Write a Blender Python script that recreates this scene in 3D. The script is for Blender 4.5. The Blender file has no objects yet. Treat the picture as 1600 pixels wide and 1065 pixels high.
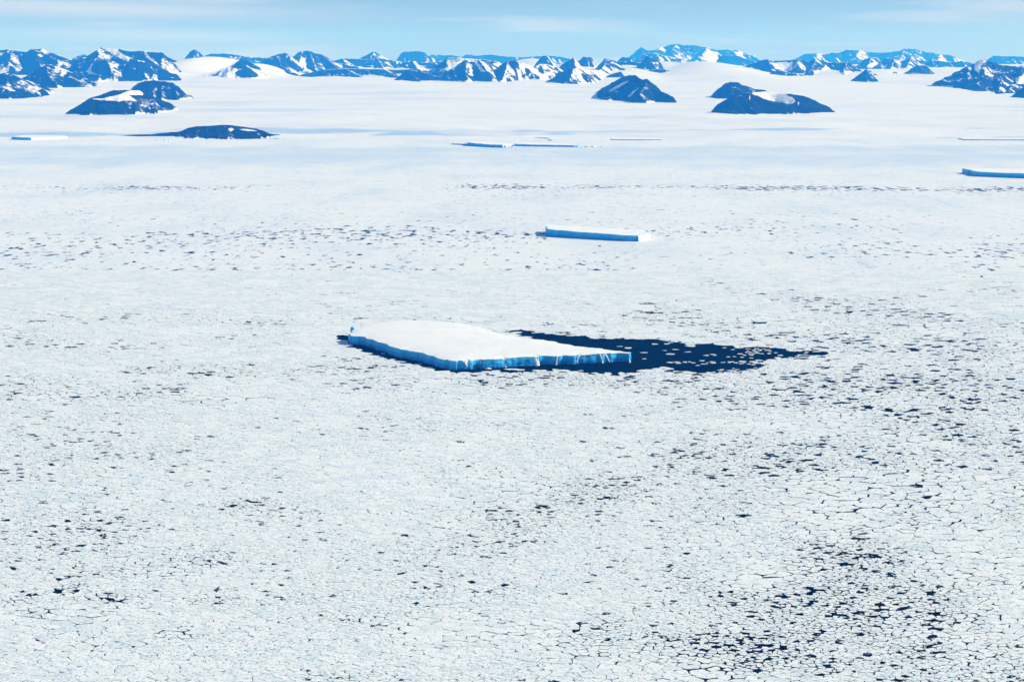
import bpy, math, random
import numpy as np
from mathutils import Vector
from mathutils.geometry import delaunay_2d_cdt

R = math.radians
random.seed(7)
rng = np.random.default_rng(11)
scene = bpy.context.scene
COL = scene.collection

# ------------------------------------------------------------------ camera
H = 800.0                       # flying height above the pack ice (m)
LENS, SENSOR = 50.0, 36.0
F = 1600 * LENS / SENSOR        # focal length in photo pixels
HORIZON = 100.0
PITCH = math.atan((532.5 - HORIZON) / F)
cam_data = bpy.data.cameras.new("camera")
cam_data.lens, cam_data.sensor_width = LENS, SENSOR
cam_data.clip_start, cam_data.clip_end = 1.0, 300000.0
cam = bpy.data.objects.new("camera", cam_data)
cam.location = (0, 0, H)
cam.rotation_euler = (math.pi / 2 - PITCH, 0, 0)
COL.objects.link(cam)
scene.camera = cam

# ------------------------------------------------------------------ sky, sun, exposure
SUN_EL, SUN_AZ = R(34), R(4)   # azimuth measured from +x (right) towards +y (away)
world = bpy.data.worlds.new("World")
scene.world = world
world.use_nodes = True
wn, wl = world.node_tree.nodes, world.node_tree.links
wn.clear()
w_out = wn.new("ShaderNodeOutputWorld")
w_bg = wn.new("ShaderNodeBackground")
sky = wn.new("ShaderNodeTexSky")
sky.sky_type = 'NISHITA'
sky.sun_disc = False
sky.sun_elevation = SUN_EL
sky.sun_rotation = math.pi / 2 - SUN_AZ
sky.altitude = 800
sky.air_density = 1.0
sky.dust_density = 0.15
sky.ozone_density = 3.0
w_bg.inputs["Strength"].default_value = 0.06
# thin cirrus streaks, everywhere in the sky
w_tc = wn.new("ShaderNodeTexCoord")
w_map = wn.new("ShaderNodeMapping")
w_map.inputs["Scale"].default_value = (5.0, 5.0, 75.0)
w_map.inputs["Rotation"].default_value = (0.0, R(-0.9), 0.0)
w_map.inputs["Location"].default_value = (1.7, 0.4, 0.15)
w_noise = wn.new("ShaderNodeTexNoise")
w_noise.inputs["Scale"].default_value = 1.0
w_noise.inputs["Detail"].default_value = 5.0
w_noise.inputs["Roughness"].default_value = 0.5
w_ramp = wn.new("ShaderNodeMapRange")
w_ramp.interpolation_type = 'SMOOTHSTEP'
w_ramp.inputs["From Min"].default_value = 0.46
w_ramp.inputs["From Max"].default_value = 0.72
w_ramp.inputs["To Max"].default_value = 0.75
w_mix = wn.new("ShaderNodeMix")
w_mix.data_type = 'RGBA'
w_mix.inputs["B"].default_value = (11.0, 11.4, 11.6, 1)
wl.new(w_tc.outputs["Generated"], w_map.inputs["Vector"])
wl.new(w_map.outputs["Vector"], w_noise.inputs["Vector"])
wl.new(w_noise.outputs["Fac"], w_ramp.inputs["Value"])
w_sep = wn.new("ShaderNodeSeparateXYZ")
wl.new(w_tc.outputs["Generated"], w_sep.inputs["Vector"])
def wmath(op, a, b=0.0):
    nd = wn.new("ShaderNodeMath")
    nd.operation = op
    for sock, v in zip(nd.inputs, (a, b)):
        if hasattr(v, "is_output"):
            wl.new(v, sock)
        else:
            sock.default_value = v
    return nd.outputs[0]
w_az = wmath('ARCTAN2', w_sep.outputs["X"], w_sep.outputs["Y"])
w_el = w_sep.outputs["Z"]
streaks = wmath('MULTIPLY', w_ramp.outputs["Result"], 0.6)
for (az0, el0, waz, wel, tilt, amount) in [(-0.30, 0.0360, 0.15, 0.0060, -0.018, 0.75), (-0.24, 0.0185, 0.085, 0.0050, -0.01, 0.55), (0.9, 0.12, 0.3, 0.02, 0.02, 0.6), (-1.4, 0.2, 0.4, 0.03, 0.03, 0.6), (2.6, 0.15, 0.5, 0.02, 0.0, 0.6)]:
    da = wmath('DIVIDE', wmath('SUBTRACT', w_az, az0), waz)
    de = wmath('DIVIDE', wmath('SUBTRACT', wmath('SUBTRACT', w_el, el0), wmath('MULTIPLY', wmath('SUBTRACT', w_az, az0), tilt)), wel)
    g = wmath('EXPONENT', wmath('MULTIPLY', wmath('ADD', wmath('MULTIPLY', da, da), wmath('MULTIPLY', de, de)), -1.0))
    g = wmath('MULTIPLY', g, wmath('ADD', wmath('MULTIPLY', w_noise.outputs["Fac"], 1.1), 0.25))
    streaks = wmath('MAXIMUM', streaks, wmath('MULTIPLY', g, amount))
wl.new(streaks, w_mix.inputs["Factor"])
w_tint = wn.new("ShaderNodeMix")          # cool white balance of the photograph
w_tint.data_type = 'RGBA'
w_tint.blend_type = 'MULTIPLY'
w_tint.inputs["Factor"].default_value = 1.0
w_tint.inputs["B"].default_value = (0.86, 0.94, 0.84, 1)
wl.new(sky.outputs["Color"], w_tint.inputs["A"])
wl.new(w_tint.outputs["Result"], w_mix.inputs["A"])
wl.new(w_mix.outputs["Result"], w_bg.inputs["Color"])
wl.new(w_bg.outputs["Background"], w_out.inputs["Surface"])

sun_data = bpy.data.lights.new("sun", 'SUN')
sun_data.energy = 4.0
sun_data.angle = R(0.5)
sun_data.color = (1.0, 0.98, 0.925)
sun = bpy.data.objects.new("sun", sun_data)
to_sun = Vector((math.cos(SUN_EL) * math.cos(SUN_AZ), math.cos(SUN_EL) * math.sin(SUN_AZ), math.sin(SUN_EL)))
sun.rotation_euler = to_sun.to_track_quat('Z', 'Y').to_euler()
sun.location = (4000, 4000, 9000)
COL.objects.link(sun)

HAZE_COLOUR = (0.022, 0.29, 1.0)
HAZE_DENSITY = 3.2e-5

vs = scene.view_settings
vs.view_transform = 'Standard'
vs.look = 'None'
vs.gamma = 1.0
vs.exposure = 0.30
vs.use_curve_mapping = False
cy = scene.cycles
cy.max_bounces = 6
cy.diffuse_bounces = 3
cy.glossy_bounces = 2
cy.volume_bounces = 4
cy.transparent_max_bounces = 4
cy.use_denoising = True

# ------------------------------------------------------------------ helpers
CP, SP = math.cos(PITCH), math.sin(PITCH)

def ray(px, py):
    a = (np.asarray(px, float) - 800.0) / F
    b = (532.5 - np.asarray(py, float)) / F
    return a, CP + b * SP, -SP + b * CP

def at_z(px, py, z=0.0):
    """world point where the line of sight of a photo pixel meets height z"""
    a, dy, dz = ray(px, py)
    t = (z - H) / dz
    return np.stack([a * t, dy * t, np.zeros_like(a * t) + z], -1)

def at_y(px, py, y):
    a, dy, dz = ray(px, py)
    t = y / dy
    return np.stack([a * t, dy * t, H + dz * t], -1)

def project(x, y, z):
    dz = z - H
    depth = y * CP - dz * SP
    up = y * SP + dz * CP
    return 800 + F * x / depth, 532.5 - F * up / depth

def _hash(ix, iy, seed):
    h = (ix.astype(np.int64) * 374761393 + iy.astype(np.int64) * 668265263 + seed * 974711) & 0xffffffff
    h = ((h ^ (h >> 13)) * 1274126177) & 0xffffffff
    h = ((h ^ (h >> 16)) * 2246822519) & 0xffffffff
    return ((h ^ (h >> 15)) & 0xffffff) / float(0xffffff)

def vnoise(x, y, seed=0):
    x = np.asarray(x, float); y = np.asarray(y, float)
    ix, iy = np.floor(x), np.floor(y)
    fx, fy = x - ix, y - iy
    ux = fx * fx * fx * (fx * (fx * 6 - 15) + 10)
    uy = fy * fy * fy * (fy * (fy * 6 - 15) + 10)
    a, b = _hash(ix, iy, seed), _hash(ix + 1, iy, seed)
    c, d = _hash(ix, iy + 1, seed), _hash(ix + 1, iy + 1, seed)
    return (a + (b - a) * ux) * (1 - uy) + (c + (d - c) * ux) * uy

def fbm(x, y, seed=0, octaves=4, gain=0.5):
    s, amp, tot = 0.0, 1.0, 0.0
    for k in range(octaves):
        s = s + amp * vnoise(x * 2 ** k + 17.3 * k, y * 2 ** k - 9.1 * k, seed + k)
        tot += amp
        amp *= gain
    return s / tot

def ridged(x, y, seed=0, octaves=4):
    s, amp, tot = 0.0, 1.0, 0.0
    for k in range(octaves):
        s = s + amp * (1 - np.abs(2 * vnoise(x * 2 ** k + 31.7 * k, y * 2 ** k + 5.9 * k, seed + k) - 1))
        tot += amp
        amp *= 0.5
    return s / tot

def sstep(a, b, v):
    t = np.clip((v - a) / (b - a), 0, 1)
    return t * t * (3 - 2 * t)

def in_poly(poly, x, y):
    inside = np.zeros(np.shape(x), bool)
    n = len(poly)
    for i in range(n):
        x0, y0 = poly[i]; x1, y1 = poly[(i + 1) % n]
        if y0 == y1:
            continue
        c = ((y0 > y) != (y1 > y)) & (x < (x1 - x0) * (y - y0) / (y1 - y0) + x0)
        inside ^= c
    return inside

def poly_dist(poly, x, y, closed=True):
    """distance to the outline of a polygon"""
    d = np.full(np.shape(x), 1e12)
    n = len(poly)
    for i in range(n if closed else n - 1):
        x0, y0 = poly[i]; x1, y1 = poly[(i + 1) % n]
        ex, ey = x1 - x0, y1 - y0
        t = np.clip(((x - x0) * ex + (y - y0) * ey) / max(ex * ex + ey * ey, 1e-9), 0, 1)
        d = np.minimum(d, (x - x0 - t * ex) ** 2 + (y - y0 - t * ey) ** 2)
    return np.sqrt(d)

def mesh_from(name, verts, loops, starts, totals, material, smooth=False, attrs=None):
    me = bpy.data.meshes.new(name)
    verts = np.asarray(verts, np.float32)
    me.vertices.add(len(verts))
    me.vertices.foreach_set("co", verts.ravel())
    me.loops.add(len(loops))
    me.loops.foreach_set("vertex_index", np.asarray(loops, np.int32))
    me.polygons.add(len(starts))
    me.polygons.foreach_set("loop_start", np.asarray(starts, np.int32))
    me.polygons.foreach_set("loop_total", np.asarray(totals, np.int32))
    for k, v in (attrs or {}).items():
        a = me.attributes.new(k, 'FLOAT', 'POINT')
        a.data.foreach_set("value", np.asarray(v, np.float32))
    me.update(calc_edges=True)
    me.validate()
    me.polygons.foreach_set("use_smooth", np.full(len(me.polygons), smooth))
    me.materials.append(material)
    return me

def mesh_faces(name, verts, faces, material, smooth=False, attrs=None):
    loops = [i for f in faces for i in f]
    totals = [len(f) for f in faces]
    starts = np.concatenate([[0], np.cumsum(totals)[:-1]]) if totals else []
    return mesh_from(name, verts, loops, starts, totals, material, smooth, attrs)

def link(name, me, parent=None, loc=(0, 0, 0)):
    o = bpy.data.objects.new(name, me)
    o.location = loc
    COL.objects.link(o)
    if parent is not None:
        o.parent = parent
    return o

def empty(name, loc):
    o = bpy.data.objects.new(name, None)
    o.location = loc
    o.empty_display_size = 10
    COL.objects.link(o)
    return o

def tag(o, label=None, cat=None, group=None, kind=None):
    for k, v in (("label", label), ("category", cat), ("group", group), ("kind", kind)):
        if v:
            o[k] = v
    return o

def grid_mesh(name, xs, ys, z, material, keep=None, smooth=True, attrs=None):
    nx, ny = len(xs), len(ys)
    X, Y = np.meshgrid(xs, ys)
    v = np.stack([X, Y, z], -1).reshape(-1, 3)
    idx = np.arange(nx * ny).reshape(ny, nx)
    q = np.stack([idx[:-1, :-1], idx[:-1, 1:], idx[1:, 1:], idx[1:, :-1]], -1).reshape(-1, 4)
    at = {k: np.asarray(a).reshape(-1) for k, a in (attrs or {}).items()}
    if keep is not None:
        kf = (keep[:-1, :-1] | keep[:-1, 1:] | keep[1:, 1:] | keep[1:, :-1]).reshape(-1)
        q = q[kf]
        used = np.zeros(nx * ny, bool)
        used[q.ravel()] = True
        remap = np.cumsum(used) - 1
        v = v[used]
        q = remap[q]
        at = {k: a[used] for k, a in at.items()}
    return mesh_from(name, v, q.ravel(), np.arange(len(q)) * 4, np.full(len(q), 4), material, smooth, at)

# ------------------------------------------------------------------ materials
def material(name):
    m = bpy.data.materials.new(name)
    m.use_nodes = True
    nt = m.node_tree
    b = nt.nodes["Principled BSDF"]
    return m, nt, b

class Nodes:
    """small wrapper to write node trees briefly"""
    def __init__(self, nt):
        self.nt = nt
    def n(self, kind, **kw):
        nd = self.nt.nodes.new(kind)
        for k, v in kw.items():
            setattr(nd, k, v)
        return nd
    def put(self, sock, v):
        if hasattr(v, "is_output"):
            self.nt.links.new(v, sock)
        else:
            sock.default_value = v
    def pos(self):
        return self.n("ShaderNodeNewGeometry").outputs["Position"]
    def attr(self, name):
        return self.n("ShaderNodeAttribute", attribute_name=name).outputs["Fac"]
    def mapped(self, vec, scale, loc=(0, 0, 0)):
        m = self.n("ShaderNodeMapping")
        self.put(m.inputs["Vector"], vec)
        m.inputs["Scale"].default_value = scale
        m.inputs["Location"].default_value = loc
        return m.outputs["Vector"]
    def noise(self, vec, scale=1.0, detail=4.0, rough=0.5):
        t = self.n("ShaderNodeTexNoise")
        self.put(t.inputs["Vector"], vec)
        t.inputs["Scale"].default_value = scale
        t.inputs["Detail"].default_value = detail
        t.inputs["Roughness"].default_value = rough
        return t.outputs["Fac"]
    def voronoi(self, vec, scale=1.0, feature='F1', out="Distance", rnd=1.0):
        t = self.n("ShaderNodeTexVoronoi", feature=feature)
        self.put(t.inputs["Vector"], vec)
        t.inputs["Scale"].default_value = scale
        t.inputs["Randomness"].default_value = rnd
        return t.outputs[out]
    def math(self, op, a, b=0.0, clamp=False):
        m = self.n("ShaderNodeMath", operation=op, use_clamp=clamp)
        self.put(m.inputs[0], a)
        self.put(m.inputs[1], b)
        return m.outputs[0]
    def smooth(self, v, lo, hi, a=0.0, b=1.0):
        m = self.n("ShaderNodeMapRange", interpolation_type='SMOOTHSTEP')
        self.put(m.inputs["Value"], v)
        self.put(m.inputs["From Min"], lo)
        self.put(m.inputs["From Max"], hi)
        self.put(m.inputs["To Min"], a)
        self.put(m.inputs["To Max"], b)
        return m.outputs["Result"]
    def mix(self, f, a, b):
        m = self.n("ShaderNodeMix", data_type='RGBA')
        self.put(m.inputs["Factor"], f)
        self.put(m.inputs["A"], a)
        self.put(m.inputs["B"], b)
        return m.outputs["Result"]
    def bump(self, h, strength, dist):
        m = self.n("ShaderNodeBump")
        self.put(m.inputs["Height"], h)
        m.inputs["Strength"].default_value = strength
        m.inputs["Distance"].default_value = dist
        return m.outputs["Normal"]

SNOW = (0.82, 0.845, 0.865, 1)

def snow_material(name, colour=SNOW, shade=(0.72, 0.77, 0.82, 1), scale=0.004, bump=0.3, bdist=3.0, stretch=(1, 1, 1), blue=None):
    m, nt, b = material(name)
    k = Nodes(nt)
    p = k.mapped(k.pos(), stretch)
    n1 = k.noise(p, scale, 5, 0.55)
    f = k.smooth(n1, 0.45, 0.75)
    col = k.mix(f, colour, shade)
    if blue:                    # bare blue ice, plus shading of coastal swells put into the colour
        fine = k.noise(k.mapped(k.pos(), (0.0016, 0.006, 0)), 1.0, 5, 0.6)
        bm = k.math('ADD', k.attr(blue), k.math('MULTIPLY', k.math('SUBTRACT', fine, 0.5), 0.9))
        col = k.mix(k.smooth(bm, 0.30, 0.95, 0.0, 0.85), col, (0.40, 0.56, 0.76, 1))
    k.put(b.inputs["Base Color"], col)
    b.inputs["Roughness"].default_value = 0.85
    b.inputs["Specular IOR Level"].default_value = 0.15
    n2 = k.noise(p, scale * 6, 5, 0.6)
    k.put(b.inputs["Normal"], k.bump(n2, bump, bdist))
    return m

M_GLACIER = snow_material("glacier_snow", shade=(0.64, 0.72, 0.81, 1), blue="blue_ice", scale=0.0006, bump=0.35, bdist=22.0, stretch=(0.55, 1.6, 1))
M_BERG_SNOW = snow_material("iceberg_snow", colour=(0.89, 0.90, 0.91, 1), shade=(0.82, 0.85, 0.88, 1), scale=0.02, bump=0.4, bdist=2.0)
M_GULLY_SUNLIT = snow_material("gully_and_sunlit_white", colour=(0.9, 0.91, 0.92, 1), shade=(0.82, 0.87, 0.9, 1), scale=0.2, bump=0.5, bdist=1.0)

def ice_material(name, top, bottom):
    """glacier ice of a berg's cliff: paler firn on top, dense blue ice lower down"""
    m, nt, b = material(name)
    k = Nodes(nt)
    p = k.pos()
    rel = k.attr("rel")
    n = k.noise(k.mapped(p, (0.05, 0.05, 0.09)), 1.0, 5, 0.6)
    streak = k.noise(k.mapped(p, (0.22, 0.22, 0.02)), 1.0, 3, 0.5)
    v = k.math('ADD', rel, k.math('MULTIPLY', k.math('SUBTRACT', n, 0.5), 0.75))
    col = k.mix(k.smooth(v, 0.1, 0.95), bottom, top)
    pale = k.smooth(streak, 0.62, 0.8, 0.0, 0.30)
    col = k.mix(pale, col, (0.35, 0.62, 0.80, 1))
    rim = k.smooth(k.math('ADD', rel, k.math('MULTIPLY', k.math('SUBTRACT', streak, 0.5), 0.25)), 0.93, 1.02, 0.0, 0.85)
    col = k.mix(rim, col, (0.72, 0.82, 0.88, 1))
    k.put(b.inputs["Base Color"], col)
    b.inputs["Roughness"].default_value = 0.45
    b.inputs["Specular IOR Level"].default_value = 0.3
    k.put(b.inputs["Normal"], k.bump(n, 0.8, 4.0))
    return m

M_ICE = ice_material("blue_ice", (0.045, 0.52, 0.95, 1), (0.015, 0.29, 0.80, 1))
M_ICE_WHITE = ice_material("fresh_ice", (0.80, 0.86, 0.90, 1), (0.55, 0.74, 0.84, 1))

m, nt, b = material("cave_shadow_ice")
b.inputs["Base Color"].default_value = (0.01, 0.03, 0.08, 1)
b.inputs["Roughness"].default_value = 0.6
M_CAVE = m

def rock_material():
    m, nt, b = material("mountain_rock_and_snow")
    k = Nodes(nt)
    p = k.pos()
    s = k.attr("snow")
    n1 = k.noise(k.mapped(p, (0.012, 0.012, 0.02)), 1.0, 6, 0.62)
    n2 = k.noise(k.mapped(p, (0.0022, 0.0022, 0.006)), 1.0, 5, 0.6)
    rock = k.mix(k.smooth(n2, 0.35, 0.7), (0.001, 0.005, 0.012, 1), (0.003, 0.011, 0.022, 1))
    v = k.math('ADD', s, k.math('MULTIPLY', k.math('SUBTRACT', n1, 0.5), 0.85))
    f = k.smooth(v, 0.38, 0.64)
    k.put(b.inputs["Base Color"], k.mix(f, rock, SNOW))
    b.inputs["Roughness"].default_value = 0.9
    b.inputs["Specular IOR Level"].default_value = 0.1
    k.put(b.inputs["Normal"], k.bump(n1, 0.6, 25.0))
    return m
M_ROCK = rock_material()

def sea_material():
    """open water, dark leads and the slush and brash that fills the space between floes"""
    m, nt, b = material("sea_water_and_slush")
    k = Nodes(nt)
    p = k.pos()
    o = k.attr("open")          # share of open water, 0 to 1
    far = k.attr("far")         # 0 where floes are built, 1 where the pack is only a texture
    blue = k.attr("blue")       # thin bluish fast ice near the coast
    # near: patches of water between floes
    n_near = k.noise(p, 0.075, 5, 0.66)
    w_near = k.smooth(k.math('ADD', n_near, k.math('MULTIPLY', o, 0.62)), 0.57, 0.64)
    # far: separate leads and holes among floes too small to tell apart
    wob = k.noise(p, 0.02, 3, 0.5)
    n_far = k.noise(k.mapped(p, (0.022, 0.0135, 1)), 1.0, 4, 0.58)
    w_far = k.smooth(k.math('ADD', n_far, k.math('MULTIPLY', o, 0.5)), 0.675, 0.75)
    w = k.n("ShaderNodeMix", data_type='FLOAT')
    k.put(w.inputs["Factor"], far); k.put(w.inputs["A"], w_near); k.put(w.inputs["B"], w_far)
    water = w.outputs["Result"]
    # slush colour: white, greyish and teal where thin
    speck = k.noise(p, 0.16, 4, 0.65)
    big = k.noise(k.mapped(p, (0.0016, 0.0009, 1)), 1.0, 5, 0.6)
    grain = k.noise(k.mapped(p, (0.012, 0.006, 1)), 1.0, 5, 0.7)
    teal = k.math('MULTIPLY', k.smooth(speck, 0.45, 0.66), k.smooth(k.noise(p, 0.011, 3, 0.5), 0.38, 0.66, 0.15, 1.0))
    ice = k.mix(teal, (0.78, 0.81, 0.83, 1), (0.20, 0.45, 0.56, 1))
    ice_far = k.mix(k.smooth(big, 0.42, 0.72), (0.80, 0.83, 0.855, 1), (0.69, 0.76, 0.82, 1))
    ice_far = k.mix(k.smooth(grain, 0.50, 0.74, 0.0, 0.6), ice_far, (0.46, 0.60, 0.72, 1))
    dots = k.noise(k.mapped(p, (0.034, 0.020, 1)), 1.0, 3, 0.6)
    patch = k.smooth(k.noise(k.mapped(p, (0.0020, 0.0011, 1), (3, 7, 0)), 1.0, 4, 0.6), 0.42, 0.60, 0.1, 1.0)
    ice_far = k.mix(k.math('MULTIPLY', k.math('MULTIPLY', k.smooth(dots, 0.58, 0.68), patch), k.smooth(blue, 0.1, 0.6, 0.75, 0.15)), ice_far, (0.12, 0.30, 0.46, 1))
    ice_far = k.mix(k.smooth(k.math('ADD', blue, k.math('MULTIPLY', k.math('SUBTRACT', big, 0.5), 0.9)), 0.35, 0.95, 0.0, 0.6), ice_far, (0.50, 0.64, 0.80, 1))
    ice = k.mix(far, ice, ice_far)
    deep = k.mix(far, (0.001, 0.005, 0.011, 1), (0.003, 0.022, 0.075, 1))  # far water bluer: sky reflection put into the colour
    k.put(b.inputs["Base Color"], k.mix(water, ice, deep))
    k.put(b.inputs["Roughness"], k.smooth(water, 0, 1, 0.85, 0.18))
    b.inputs["Specular IOR Level"].default_value = 0.0
    k.put(b.inputs["Normal"], k.bump(speck, 0.25, 0.6))
    return m
M_SEA = sea_material()

def floe_material():
    m, nt, b = material("snow_covered_floe")
    k = Nodes(nt)
    p = k.pos()
    t = k.attr("tint")
    n = k.noise(p, 0.09, 5, 0.65)
    n2 = k.noise(p, 0.35, 4, 0.6)
    c = k.mix(t, (0.88, 0.895, 0.905, 1), (0.70, 0.765, 0.81, 1))
    c = k.mix(k.smooth(n, 0.5, 0.78, 0.0, 0.55), c, (0.62, 0.72, 0.78, 1))
    zone = k.smooth(k.noise(p, 0.006, 4, 0.6), 0.36, 0.60, 0.30, 1.0)
    fleck = k.math('MULTIPLY', k.smooth(k.noise(p, 0.20, 3, 0.7), 0.56, 0.61), zone)
    c = k.mix(k.math('MULTIPLY', fleck, 0.9), c, (0.13, 0.36, 0.46, 1))
    crack = k.voronoi(k.mapped(p, (0.11, 0.11, 0.0)), 1.0, 'DISTANCE_TO_EDGE')
    cm = k.math('MULTIPLY', k.smooth(crack, 0.0, 0.035, 1.0, 0.0), k.smooth(n, 0.45, 0.6))
    c = k.mix(k.math('MULTIPLY', cm, 0.85), c, (0.16, 0.36, 0.46, 1))
    k.put(b.inputs["Base Color"], c)
    b.inputs["Roughness"].default_value = 0.85
    b.inputs["Specular IOR Level"].default_value = 0.15
    k.put(b.inputs["Normal"], k.bump(n2, 0.5, 0.6))
    return m
M_FLOE = floe_material()

# ------------------------------------------------------------------ the lie of the land
G_Y = np.array([0, 15000, 15600, 16200, 18000, 21000, 24000, 28000, 35000, 45000, 60000, 90000, 140000.])
G_Z = np.array([-30, -14, 2, 40, 150, 252, 350, 455, 560, 640, 720, 740, 740.])

DOMES = [(335, 86, 37000, 1000, 4800), (400, 98, 34000, 700, 3000), (1100, 98, 35000, 1300, 5500), (1030, 97, 37000, 900, 4000), (900, 97, 38000, 900, 3600), (975, 100, 35500, 800, 4200), (830, 93, 42000, 900, 4000), (1300, 112, 33500, 1500, 3000), (760, 96, 36000, 900, 3000), (1480, 108, 38000, 1500, 5000), (960, 106, 33500, 800, 4500), (890, 113, 33500, 800, 3500), (1190, 106, 36000, 900, 4500), (300, 100, 36500, 700, 4500), (245, 113, 35500, 700, 3500)]

def glacier_height(x, y):
    x = np.asarray(x, float); y = np.asarray(y, float)
    g = np.interp(y, G_Y, G_Z)
    near = sstep(15200, 16800, y)
    shore = (fbm(x / 1500 + 4.2 + y / 2500, y / 600, 51, 4) - 0.5) * 95 * sstep(15300, 15900, y) * (1 - sstep(17500, 21000, y))
    swell = (fbm(x / 4200, y / 1900 + 3, 61, 4) - 0.5) * 120 * near * sstep(17000, 24000, y)
    hills = (fbm(x / 2500 + 9, y / 2600, 71, 4) - 0.45) * 330 * sstep(25000, 33000, y) * (1 - 0.5 * sstep(45000, 60000, y))
    domes = 0.0
    for (px, py, dd, rx, ry) in DOMES:
        c = at_y(px, py, dd)
        up = max(0.0, float(c[2]) - float(np.interp(dd, G_Y, G_Z)))
        q = ((x - c[0]) / rx) ** 2 + ((y - dd) / np.where(y < dd, ry, ry * 0.7)) ** 2
        domes = np.maximum(domes, up * np.exp(-q))
    return g + shore + swell + np.maximum(hills, domes) + 0.25 * np.minimum(hills, domes) * (domes > 1)

def hit_glacier(px, py):
    """where the line of sight of a photo pixel meets the glacier"""
    a, dy, dz = ray(px, py)
    ts = np.linspace(15200, 60000, 4000) / dy
    gz = glacier_height(a * ts, dy * ts)
    k = np.argmax(H + dz * ts < gz)
    return a * ts[k], dy * ts[k], gz[k]

def grown(lo, hi, step, outer, ratio):
    v = list(np.arange(lo, hi + step * 0.5, step))
    s = step
    while v[-1] < outer[1]:
        s *= ratio
        v.append(v[-1] + s)
    s = step
    while v[0] > outer[0]:
        s *= ratio
        v.insert(0, v[0] - s)
    return np.array(v)

gx = grown(-9000, 9000, 75, (-70000, 70000), 1.06)
gy = grown(15100, 18500, 55, (15000, 100000), 1.022)
GX, GY = np.meshgrid(gx, gy)
bare = sstep(0.44, 0.68, fbm(GX / 1300 + 2.7, GY / 420 + 5, 91, 4)) * np.exp(-((GY - 16150) / 620.0) ** 2)  # bluish patches along the coast, swell shading painted in with them
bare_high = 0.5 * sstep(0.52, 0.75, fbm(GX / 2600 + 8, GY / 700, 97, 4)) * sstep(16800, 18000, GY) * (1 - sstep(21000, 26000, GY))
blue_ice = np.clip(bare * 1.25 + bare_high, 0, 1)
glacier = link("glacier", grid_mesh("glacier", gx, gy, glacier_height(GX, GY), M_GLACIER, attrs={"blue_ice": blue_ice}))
tag(glacier, "wide white glacier rising from the frozen sea to the mountains", kind="structure")

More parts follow.
